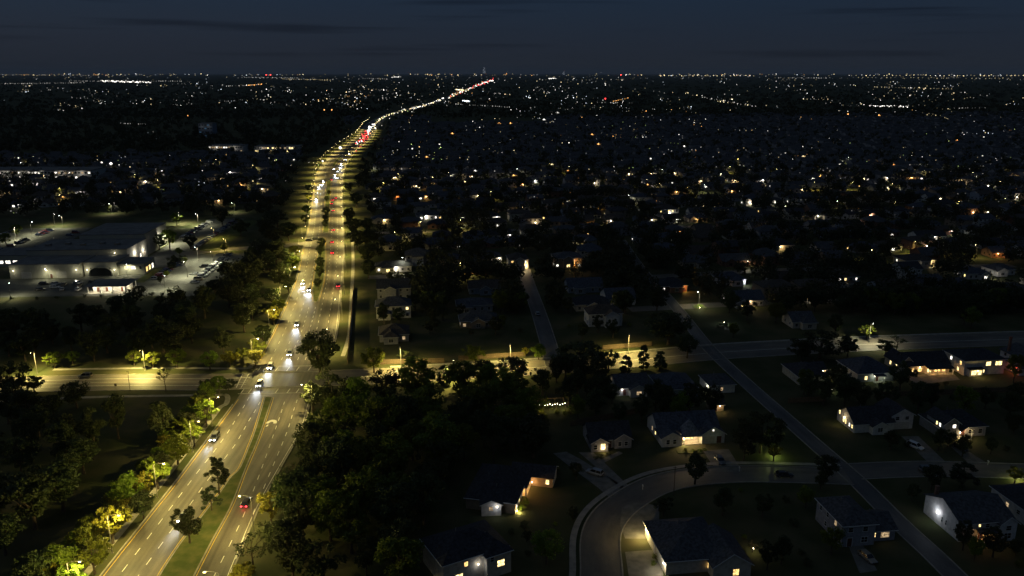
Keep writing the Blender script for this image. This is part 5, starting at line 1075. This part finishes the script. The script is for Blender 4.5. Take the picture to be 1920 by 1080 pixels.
def inview(x, y, m=40):
    d = y * CP + CAM_H * SP; return abs(x / d) * F_PX < 960 + m * F_PX / d
cand = []
rr = random.Random(77)
def warehouse_zone(x, y):
    q = Vector((x - WO.x, y - WO.y)); lx = q.x * math.cos(WR) + q.y * math.sin(WR); ly = -q.x * math.sin(WR) + q.y * math.cos(WR)
    return -95 < lx < 112 and -60 < ly < 178
def field(x, y):
    """open dark ground: no houses, few trees"""
    d = y * CP + CAM_H * SP; px = 960 + F_PX * x / d
    py = 540 - F_PX * ((y * SP - CAM_H * CP) / d)
    return (px < 640 and 205 < py < 290) or (px < 560 and py > 555) or (800 < px < 1020 and 205 < py < 232)
for side, a0, a1 in ((1, -330, 1500), (-1, -1500, -100)):
    b = 335.0; k = 0
    while b < 1900:
        for fs_ in (0, 1):                      # two house rows back to back, then a street
            a = a0 + rr.uniform(0, 12)
            while a < a1:
                x = a * math.cos(HR) - b * math.sin(HR); y = a * math.sin(HR) + b * math.cos(HR)
                east = x > XR(y) + 20; west = x < XL(y) - 40 and y > 600
                if (east if side == 1 else west) and inview(x + 6, y) and not blocked(x + 7, y + 5, 7, y < 560) and not warehouse_zone(x + 6, y + 5) and not field(x, y) and not on_street(x + 7, y + 5, 12): cand.append((y, x, fs_, k))
                a += rr.uniform(17, 22)
            b += 24 if fs_ == 0 else 40
        k += 1
cand.sort()
NEARN = 215
PXY = lambda x, y: (960 + F_PX * x / (y * CP + CAM_H * SP), 540 - F_PX * ((y * SP - CAM_H * CP) / (y * CP + CAM_H * SP)))
far_v, far_f, far_m = [], [], []
seen_lab = {}
PORCH = []
for i, (y, x, fs_, k) in enumerate(cand):
    j = rr.randrange(len(JM)); me, w = JM[j]; rz = HR + (math.pi if fs_ == 1 and rr.random() < .5 else 0) + rr.uniform(-.05, .05)
    ox, oy = (x, y) if abs(rz) < 1 else (x + w, y + 10)
    HPOS.append((x + w / 2, y + 5, 7))
    if i < NEARN:
        o = put('house', me, None, (ox, oy, 0), rz); omat(o, 0, rr.choice(WALLS)); omat(o, 1, rr.choice(ROOFS))
        side = 'right of' if x > XR(y) else 'left of'; rowname = (side, k, fs_); seen_lab[rowname] = seen_lab.get(rowname, 0) + 1
        tag(o, f'small distant house {side} the avenue, {nth(seen_lab[rowname] - 1)} in {"front" if fs_ == 0 else "back"} row of block {nth(k)}', 'house', 'distant houses among the trees')
    else:
        m = JH[j][0]; c, s2 = math.cos(rz), math.sin(rz); n0 = len(far_v)
        far_v += [(ox + c * v[0] - s2 * v[1], oy + s2 * v[0] + c * v[1], v[2]) for v in m.v]; far_f += [tuple(n0 + q for q in f) for f in m.f]; far_m += m.m
    if rr.random() < (.5 if y < 900 else .16) and len(PORCH) < 230: PORCH.append((ox, oy, rz, w, i))
if far_v:
    fm = MB(); fm.v, fm.f, fm.m = far_v, far_f, far_m; tag(fm.build('far_houses', HM), 'mass of far dark houses towards the horizon', 'houses', kind='stuff')
print('houses', len(cand), 'porch', len(PORCH))

# porch lamps added at random to brighten the distant houses: a lantern under the eave and its light
PMAT = {}
PC = [(WHITE, .36), (WARM, .38), ((1, .85, .55), .14), (ORANGE, .12)]
lantern_lit = MB(); lantern_lit.box(-.35, .35, -.3, 0, -.25, .25)
for ci, (c, _) in enumerate(PC): PMAT[ci] = lantern_lit.mesh('porch_lantern', emit('porch_lantern_%d' % ci, c, 26, False))
for n_, (x, y, rz, w, i) in enumerate(PORCH):
    ci = rr.choices(range(4), [p for _, p in PC])[0]; c = PC[ci][0]; u = rr.uniform(1, w - 1); q = Matrix.Rotation(rz, 3, 'Z') @ Vector((u, -.12, 2.4)); big = .55 + max(0, y - 450) / 1000
    o = put('porch_lantern', PMAT[ci], None, (x + q.x, y + q.y, 2.45), rz); o.scale = (big, 1, big)
    tag(o, 'bright porch lantern added to the front of a distant house', 'lantern', 'added porch lanterns of distant houses')
    if y < 1100: point(o, (0, -1.6, 0), 420 if y < 700 else 900, c)
# ------------------------------------------------------------------ garden trees, shrubs and parked cars of the near right blocks
rg = random.Random(21)
def garden(poly, n, label, group, hr=(6, 11), shrub=.3):
    k = 0; xs_ = [p[0] for p in poly]; ys_ = [p[1] for p in poly]
    for _ in range(n * 40):
        if k >= n: break
        x, y = rg.uniform(min(xs_), max(xs_)), rg.uniform(min(ys_), max(ys_))
        if not inside((x, y), poly): continue
        p = G(x, y)
        if any((p.x - a) ** 2 + (p.y - b) ** 2 < (c * .75 + 2) ** 2 for a, b, c in HPOS if abs(b - p.y) < 40) or on_street(p.x, p.y, 7) or any((p.x - a) ** 2 + (p.y - b) ** 2 < (c * .6 + 2.5) ** 2 for a, b, c in TREES): continue
        if rg.random() < shrub: tree(p, rg.uniform(1.5, 3), 'shrub', rg.choice(['leaf', 'leaf_dark']), 'low unlit shrub ' + label, group)
        else: h = rg.uniform(*hr); tree(p, h, *rg.choice((('round', 'leaf_dark'), ('oval', 'leaf_dark'), ('round', 'leaf'), ('open', 'leaf_dark'), ('oak', 'leaf_dark'))), 'unlit tree ' + label, group, h * rg.uniform(.32, .46))
        k += 1
garden([(1060, 750), (1380, 740), (1400, 790), (1080, 800)], 16, 'in the gardens behind the white house', 'garden plants behind the white house')
garden([(1400, 720), (1900, 715), (1920, 790), (1500, 790)], 24, 'in the gardens below the lit patio row', 'garden plants below the patio row')
garden([(1640, 820), (1920, 800), (1920, 870), (1700, 868)], 8, 'beside the drive of the arched entry', 'garden plants by the arched entry', (4, 7), .5)
garden([(1330, 925), (1560, 915), (1600, 1060), (1400, 1075)], 15, 'on the dark lawn between the two bottom houses', 'garden plants between the bottom houses', (4, 8), .4)
garden([(1690, 930), (1760, 1050), (1920, 1075), (1920, 1020), (1800, 1030), (1740, 950)], 8, 'around the spotlit white house', 'garden plants by the spotlit house', (4, 7), .5)
garden([(950, 960), (1080, 900), (1085, 1070), (960, 1075)], 7, 'on the lawn inside the bend', 'garden plants inside the bend', (3, 6), .5)
garden([(1000, 690), (1150, 705), (1130, 745), (1000, 750)], 9, 'between the wide oak and the pergola', 'garden plants by the pergola', (6, 10), .2)
garden([(700, 665), (1000, 620), (1010, 560), (700, 570)], 18, 'between the avenue and the short street', 'garden plants by the short street', (5, 9), .3)
garden([(1040, 660), (1190, 640), (1170, 560), (1040, 580)], 8, 'right of the short street', 'garden plants right of the short street', (5, 9), .3)
garden([(1350, 640), (1900, 615), (1900, 575), (1350, 585)], 18, 'above the right cross street', 'garden plants above the right cross street', (6, 11), .2)
for x, y, a, kd, pt, l in [(1115, 889, 2.55, 'suv', 'car_silver', 'silver car parked on the drive of the orange porch house'), (1350, 866, -1.45, 'sedan', 'car_grey', 'grey car parked on the drive of the white house'), (1716, 840, -1.0, 'suv', 'car_white', 'white car parked on the drive right of the gable-end windows'), (1626, 1048, -1.3, 'sedan', 'car_tan', 'tan car parked before the unlit two-storey house'), (1470, 893, .02, 'sedan', 'car_black', 'black car parked along the curved street'), (1008, 590, 1.62, 'sedan', 'car_silver', 'silver car parked on the short street'), (1740, 884, .02, 'suv', 'car_grey', 'grey car parked along the right street')]:
    car(G(x, y), a, kd, pt, l, 'cars parked at the houses')
fence((1478, 756), (1560, 752), 'wooden fence behind the gable-end house garden'); fence((1070, 800), (1210, 772), 'wooden fence between the pergola garden and the white house'); fence((1640, 745), (1900, 735), 'wooden fence below the lit patio row')
# ------------------------------------------------------------------ trees among the houses
cnt = 0; SPOT = []
for _ in range(60000):
    y = 330 + 1900 * rr.random() ** 1.7; hw = 1000 / F_PX * (y * CP + 26); x = rr.uniform(-hw, hw)
    if y > 900 and rr.random() < .35: continue
    if blocked(x, y, 2.0, y < 620) or warehouse_zone(x, y): continue
    if field(x, y) and rr.random() > .06: continue
    if x < XL(y) and y < 330: continue
    if on_street(x, y, 6.5) or any((x - a) ** 2 + (y - b) ** 2 < (c + 3) ** 2 for a, b, c in KEEP): continue
    SPOT.append((y, x))
    if len(SPOT) >= 3300: break
SPOT.sort(); near_t = SPOT[:70]; SPOT = SPOT[70:]
for i, (y, x) in enumerate(near_t):
    k, l = rr.choice((('round', 'leaf_dark'), ('oak', 'leaf_dark'), ('oval', 'leaf_dark'), ('round', 'leaf'))); h = rr.uniform(7, 12)
    px_, py_ = PXY(x, y); zone = 'between avenue and short street' if px_ < 1000 else 'around the straight street' if px_ < 1300 else 'above the right cross street'
    tree((x, y), h, k, l, f'dark garden tree among unlit houses {zone}', 'garden trees beyond the cross street', h * rr.uniform(.36, .5))
Vs = []; N_ = 0
for y, x in SPOT:
    h = rr.uniform(7, 13); r = h * rr.uniform(.36, .5); far = y > 850
    nc = 4 if far else 9; cs = [(x + r * .7 * rr.uniform(-1, 1), y + r * .7 * rr.uniform(-1, 1), h * rr.uniform(.4, .85)) for _ in range(nc)]
    V, n = leaf_cloud(cs, [r * .5] * nc, 11 if far else 22, 1.15 if far else .62); Vs.append(V); N_ += n
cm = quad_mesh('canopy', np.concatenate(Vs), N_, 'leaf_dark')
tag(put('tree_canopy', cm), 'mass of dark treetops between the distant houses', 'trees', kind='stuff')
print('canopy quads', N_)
# street lamps added at random to brighten the rows of distant houses
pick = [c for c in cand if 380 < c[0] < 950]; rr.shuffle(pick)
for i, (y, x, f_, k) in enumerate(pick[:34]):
    lamp((x - 2, y - 6), rr.uniform(0, 6), f'small added street lamp among the far house rows, {nth(i)} of the scattered ones', 'added lamps among the far house rows', h=7.0, arm=1.0, power=4500, col=LAMP_Y if rr.random() < .6 else LAMP_W, big=1.3)
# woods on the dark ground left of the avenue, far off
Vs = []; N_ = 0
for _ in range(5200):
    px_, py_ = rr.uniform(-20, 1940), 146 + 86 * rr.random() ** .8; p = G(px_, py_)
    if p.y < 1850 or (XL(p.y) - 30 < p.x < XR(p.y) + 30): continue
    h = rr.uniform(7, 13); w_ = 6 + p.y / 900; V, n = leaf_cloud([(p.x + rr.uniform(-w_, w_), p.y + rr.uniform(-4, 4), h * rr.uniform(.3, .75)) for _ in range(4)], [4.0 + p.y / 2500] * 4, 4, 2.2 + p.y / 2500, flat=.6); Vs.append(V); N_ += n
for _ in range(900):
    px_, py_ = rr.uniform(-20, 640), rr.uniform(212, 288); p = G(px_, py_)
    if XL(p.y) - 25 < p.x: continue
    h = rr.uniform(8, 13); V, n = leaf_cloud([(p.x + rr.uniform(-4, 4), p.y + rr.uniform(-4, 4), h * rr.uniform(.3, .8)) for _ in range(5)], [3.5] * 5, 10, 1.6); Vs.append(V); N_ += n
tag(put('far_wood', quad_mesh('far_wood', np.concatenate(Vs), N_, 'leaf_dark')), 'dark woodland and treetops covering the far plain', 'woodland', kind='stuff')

# ------------------------------------------------------------------ long lit buildings in the distance
def long_building(x0, x1, y, h, depth, label, bays, rowsn, wall='siding_white', litp_=.62, em=('win_white', 'win_yellow'), pts=600):
    a, b = G(x0, y), G(x1, y); w = (b - a).length; an = math.atan2(b.y - a.y, b.x - a.x); o = empty('long_building', a, an)
    m = MB(); m.box(0, w, 0, depth, 0, h); m.build('wall', wall, o); m = MB(); m.box(-.5, w + .5, -.5, depth + .5, h, h + .6); m.build('roof', 'flat_roof', o)
    q = random.Random(int(x0 + y)); bw = w / bays; wm = MB(); wm.box(.2 * bw, .8 * bw, -.1, 0, -.8, .8); me = wm.mesh('window_strip', em[0])
    for r_ in range(rowsn):
        for k in range(bays):
            ob = put('window', me, o, (k * bw, 0, h * (r_ + .6) / rowsn)); v = q.random()
            omat(ob, 0, em[0] if v < litp_ * .6 else em[1] if v < litp_ else 'glass')
    for k in range(max(2, bays // 5)): point(o, (w * (k + .5) / max(2, bays // 5), -4, h * .8), pts, WHITE)
    return tag(o, label, 'building')
long_building(-40, 172, 338, 9, 30, 'long two-storey lit building at the left edge', 34, 2, litp_=.5, em=('win_white', 'win_dim'), pts=300)
long_building(392, 455, 287, 9, 25, 'pale lit school-like building far left of the avenue', 14, 2, litp_=.45, em=('win_white', 'win_dim'), pts=300)
long_building(478, 560, 287, 8, 25, 'long low building with a lit edge far left of the avenue', 18, 2, litp_=.45, em=('win_yellow', 'win_dim'), pts=250)
o = long_building(374, 400, 258, 22, 20, 'faint blue-lit tall building in the dark far left', 5, 4, 'siding_blue', .15, ('win_blue', 'win_blue'), 60)
# towers on the horizon
def tower(x, ytop, ybot, wpx, label, mats, dist_y):
    p = G(x, dist_y); d = p.y * CP + CAM_H * SP; h = CAM_H + (HOR - ytop) * d / F_PX * 1.0; w = wpx * d / F_PX
    o = empty('tower', (p.x, p.y, 0)); m = MB(); m.box(-w / 2, w / 2, 0, w, 0, h * .86); m.build('shaft', 'siding_grey', o)
    m = MB(); m.box(-w * .36, w * .36, .1 * w, .9 * w, h * .86, h * .96); m.tube([(0, w / 2, h * .96), (0, w / 2, h * 1.05)], [w * .06, w * .02], 6); m.build('crown_block', 'siding_grey', o)
    q = random.Random(3); c = MB()
    for k in range(14):
        for j in range(3):
            if q.random() < .7:
                z0 = h * (.35 + .6 * k / 14); c.box(-w * .4 + j * w * .28, -w * .4 + j * w * .28 + w * .2, -w * .03, -.01, z0, z0 + h * .022)
    c.build('lit_windows', mats, o); tag(o, label, 'tower')
FAINT = emit('far_tower_window', (.75, .85, 1), .5, False)
tower(908, 126, 140, 5, 'tall faint tower on the horizon near the end of the avenue', FAINT, 143)
tower(1057, 134, 141, 4, 'lower faint tower on the horizon right of the tall one', FAINT, 143)
RED = emit('mast_beacon', (1, .06, .05), 6, False)
for i, (x, y) in enumerate(((500, 141), (508, 141), (1164, 141))):
    p = G(x, 150); d = p.y * CP; h = CAM_H - (y - HOR) * d / F_PX; o = empty('radio_mast', (p.x, p.y, 0)); m = MB(); m.tube([(0, 0, 0), (0, 0, h)], [3, 1], 5); m.build('mast', 'pole', o)
    m = MB(); k = 0.9 * d / F_PX; m.box(-k, k, -k, k, h, h + 1.6 * k); m.build('beacon', RED, o); tag(o, ['radio mast with a red beacon on the left horizon, left one of a pair', 'radio mast with a red beacon on the left horizon, right one of a pair', 'radio mast with a red beacon right of the avenue end'][i], 'mast')

# ------------------------------------------------------------------ the lights of the city to the horizon
CM = dict(w=('city_light_white', (1, .95, .86)), y=('city_light_yellow', (1, .8, .42)), o=('city_light_orange', (1, .45, .12)), r=('city_light_red', (1, .05, .05)), c=('city_light_cool', (.8, .9, 1)), g=('city_light_green', (.75, 1, .3)))
keys = list(CM); cmats = []
LV = [.22, .75, 3.2]
for k in keys:
    for s_ in LV: cmats.append(emit(CM[k][0] + '_%d' % int(s_ * 10), CM[k][1], s_, False))
city = MB(); q = random.Random(5)
def light(px_, py_, size, col, lev, z=None, wide=1.0):
    z = q.uniform(3, 9) if z is None else z; p = G(px_, py_, z) if py_ > 142 else None
    if p is None:
        p = G(px_, 142, z); p.z = z + (142 - py_) * (p.y * CP) / F_PX
    d = p.y * CP + CAM_H * SP; s_ = size * d / F_PX; w = s_ * wide
    x, y, zz = p; mi = keys.index(col) * 3 + lev
    city.poly([(x - w, y, zz), (x, y - s_, zz), (x + w, y, zz), (x, y + s_, zz), (x, y, zz - s_), (x, y, zz + s_)], [(0, 1, 5), (1, 2, 5), (2, 3, 5), (3, 0, 5), (1, 0, 4), (2, 1, 4), (3, 2, 4), (0, 3, 4)], mi)
def field_of(x0, x1, y0, y1, n, cols='wwwwyyc', smin=.7, smax=1.2, bias=1.0, levs=(0, 0, 0, 1, 1, 2)):
    for _ in range(n):
        x = q.uniform(x0, x1); y = y0 + (y1 - y0) * q.random() ** bias
        light(x, y, q.uniform(smin, smax), q.choice(cols), q.choice(levs))
from mathutils import noise as mnoise
def clumps(x0, x1, y0, y1, n, per, spread, cols='wwwwyyc', levs=(0, 0, 1, 1, 2)):
    for _ in range(n):
        cx, cy = q.uniform(x0, x1), q.uniform(y0, y1); c = q.choice(cols)
        if mnoise.noise(Vector((cx * .008, cy * .045, 2.2))) < q.uniform(-.1, .4): continue
        for _ in range(q.randint(1, per)): light(max(0, cx + q.gauss(0, spread)), cy + q.gauss(0, spread * .18), q.uniform(.5, .9), c if q.random() < .6 else q.choice(cols), q.choice(levs))
def chain(x0, y0, x1, y1, n, col='w', lev=2, size=.9, jit=.4):
    for k in range(n):
        t = (k + q.uniform(-.3, .3)) / n; light(x0 + (x1 - x0) * t, y0 + (y1 - y0) * t + q.uniform(-jit, jit), size * q.uniform(.6, 1.2), col if q.random() < .8 else 'w', lev if q.random() < .7 else max(0, lev - 1))
field_of(0, 1920, 138.5, 142, 230, 'wyyyyco', .6, .95, levs=(1, 1, 1, 2))
field_of(0, 1920, 142, 150, 200, 'wwyyc', .6, 1.0, levs=(0, 0, 1))
chain(1590, 141, 1920, 142, 40, 'y', 2, 1.0, .8); chain(1600, 145, 1900, 147, 34, 'y', 1, 1.0, .8); chain(1240, 142, 1420, 142, 24, 'y', 2, 1.0, .6); chain(1460, 146, 1560, 146, 20, 'w', 1)
chain(0, 157, 160, 155, 44, 'w', 1); chain(130, 152, 190, 152, 14, 'w', 1); chain(190, 152, 285, 154, 55, 'w', 2, 1.2, 1.2); chain(285, 152, 345, 152, 14, 'w', 1); chain(0, 140, 180, 141, 30, 'y', 1)
chain(425, 161, 470, 160, 14, 'w', 1); chain(462, 160, 492, 158, 14, 'o', 2, 1.0); chain(455, 145, 560, 146, 26, 'w', 1); chain(530, 148, 620, 150, 30, 'y', 1); chain(680, 147, 730, 148, 12, 'w', 1); chain(735, 145, 755, 144, 8, 'w', 2); chain(1030, 147, 1045, 147, 8, 'w', 2)
clumps(0, 320, 158, 208, 120, 4, 9); clumps(320, 640, 156, 215, 150, 4, 8); clumps(600, 920, 152, 200, 130, 4, 8, 'wwwwyyyco')
clumps(0, 300, 205, 262, 12, 3, 8, 'wwc', (0, 0, 1)); chain(228, 231, 275, 233, 12, 'w', 1); light(352, 217, 1.3, 'o', 2); [light(x, 206, 1.2, 'o', 2) for x in (608, 622, 633)]
clumps(930, 1300, 150, 205, 110, 4, 8); clumps(1300, 1920, 150, 205, 120, 4, 9, 'wwyyyc'); clumps(920, 1920, 205, 260, 130, 4, 10, 'wwwyyoc', (0, 0, 1, 1, 2)); clumps(700, 1000, 228, 300, 80, 4, 9, 'wwwyyg', (0, 0, 0, 1, 1, 2))
clumps(1000, 1920, 255, 330, 120, 4, 10, 'wwwwyyog', (0, 0, 0, 1, 1)); clumps(700, 1920, 320, 400, 110, 3, 9, 'wwwyyo', (0, 0, 0, 1)); clumps(0, 580, 292, 345, 90, 4, 9, 'wwwwgyc', (0, 0, 0, 1, 2)); clumps(0, 560, 345, 400, 34, 3, 8, 'wwwgy', (0, 0, 1))
def specks(x0, x1, y0, y1, n, cols='wwwyyc', levs=(0, 1, 1, 2, 2)):
    for _ in range(n):
        x, y = q.uniform(x0, x1), q.uniform(y0, y1)
        if mnoise.noise(Vector((x * .011, y * .06, 7.7))) < q.uniform(-.1, .45): continue
        light(x, y, q.uniform(.35, .62), q.choice(cols), q.choice(levs))
specks(0, 640, 150, 205, 260); specks(600, 1300, 148, 205, 520); specks(1300, 1920, 148, 205, 420); specks(700, 1920, 205, 300, 620, 'wwwwyyog'); specks(0, 600, 290, 350, 170, 'wwwgyc'); specks(690, 1920, 300, 400, 320, 'wwwyyo', (0, 1, 1, 2))
chain(1318, 183, 1420, 200, 24, 'w', 1, 1.1, 1.5); chain(1345, 190, 1410, 198, 10, 'y', 2); chain(1630, 198, 1705, 200, 26, 'w', 2, 1.0, 1.2); chain(1790, 203, 1850, 202, 14, 'w', 1); chain(1640, 163, 1790, 167, 26, 'y', 1); chain(1730, 212, 1780, 222, 18, 'y', 1, 1, 2)
chain(1120, 192, 1190, 193, 14, 'w', 1); chain(1150, 190, 1180, 183, 10, 'o', 2); light(1135, 185, 1.7, 'r', 2); chain(868, 189, 882, 190, 8, 'c', 2, 1.5); chain(850, 195, 960, 201, 24, 'w', 1); chain(855, 168, 870, 169, 8, 'y', 2, 1.2)
for x, y, c in [(1110, 252, 'o'), (1122, 270, 'o'), (936, 231, 'o'), (957, 231, 'o'), (800, 294, 'o'), (848, 250, 'o'), (1035, 308, 'y'), (1065, 320, 'o'), (1082, 333, 'o'), (1214, 346, 'o'), (1307, 282, 'o'), (1385, 281, 'y'), (1506, 293, 'y'), (1675, 308, 'o'), (1795, 263, 'o'), (1590, 214, 'o'), (1648, 216, 'o'), (118, 369, 'o'), (1045, 211, 'w'), (1020, 224, 'w'), (1172, 259, 'w'), (1323, 350, 'w'), (1283, 274, 'w'), (925, 320, 'w'), (891, 320, 'w')]: light(x, y, 1.5, c, 2); light(x + 2.5, y + .7, 1.0, c, 1); light(x - 2.2, y + .4, .9, c, 1)
# the avenue running on to the horizon: lamps and traffic
acl = smooth(PX(*FAR), 6)
def ave_px(t0, t1, n, col, lev, size, jit):
    for k in range(n):
        t = (t0 + (t1 - t0) * (k + q.random()) / n) * (len(FAR) - 1); i_ = min(int(t), len(FAR) - 2); f_ = t - i_
        light(FAR[i_][0] + (FAR[i_ + 1][0] - FAR[i_][0]) * f_ + q.gauss(0, jit), FAR[i_][1] + (FAR[i_ + 1][1] - FAR[i_][1]) * f_ + q.gauss(0, jit * .35), size * q.uniform(.6, 1.2), q.choice(col), lev, 6)
ave_px(.47, .66, 44, 'ygy', 1, .9, 3); ave_px(.47, .72, 26, 'yyw', 2, .9, 2); ave_px(.64, .78, 34, 'wwy', 2, 1.0, 3); ave_px(.78, .93, 40, 'wyyro', 1, 1.0, 3.5); ave_px(.78, 1, 34, 'wwyr', 2, .9, 3); ave_px(.92, 1, 24, 'rrw', 2, 1.0, 2)
ave_px(.2, .33, 34, 'rrrrw', 2, 1.3, 3.5); ave_px(.33, .44, 22, 'w', 2, 1.4, 3)
light(638, 277, 3.0, 'w', 2, 10); light(208, 307, 3.0, 'w', 2, 9); light(605, 302, 1.8, 'w', 2, 9)
tag(city.build('city_lights', cmats), 'countless small lights of the city spreading to the horizon', 'city lights', kind='stuff')

# ------------------------------------------------------------------ night haze over the plain
hz = MB(); hz.box(-95000, 95000, -900, 95000, -1, 420)
hm = bpy.data.materials.new('night_haze'); hm.use_nodes = True; t = hm.node_tree; t.nodes.clear()
pv_ = t.nodes.new('ShaderNodeVolumePrincipled'); ho = t.nodes.new('ShaderNodeOutputMaterial')
pv_.inputs['Color'].default_value = (.86, .9, .96, 1); pv_.inputs['Density'].default_value = 1.7e-5; pv_.inputs['Anisotropy'].default_value = 0.0
t.links.new(pv_.outputs[0], ho.inputs['Volume'])
tag(hz.build('haze', hm), 'thin night haze over the plain', 'haze', kind='stuff')
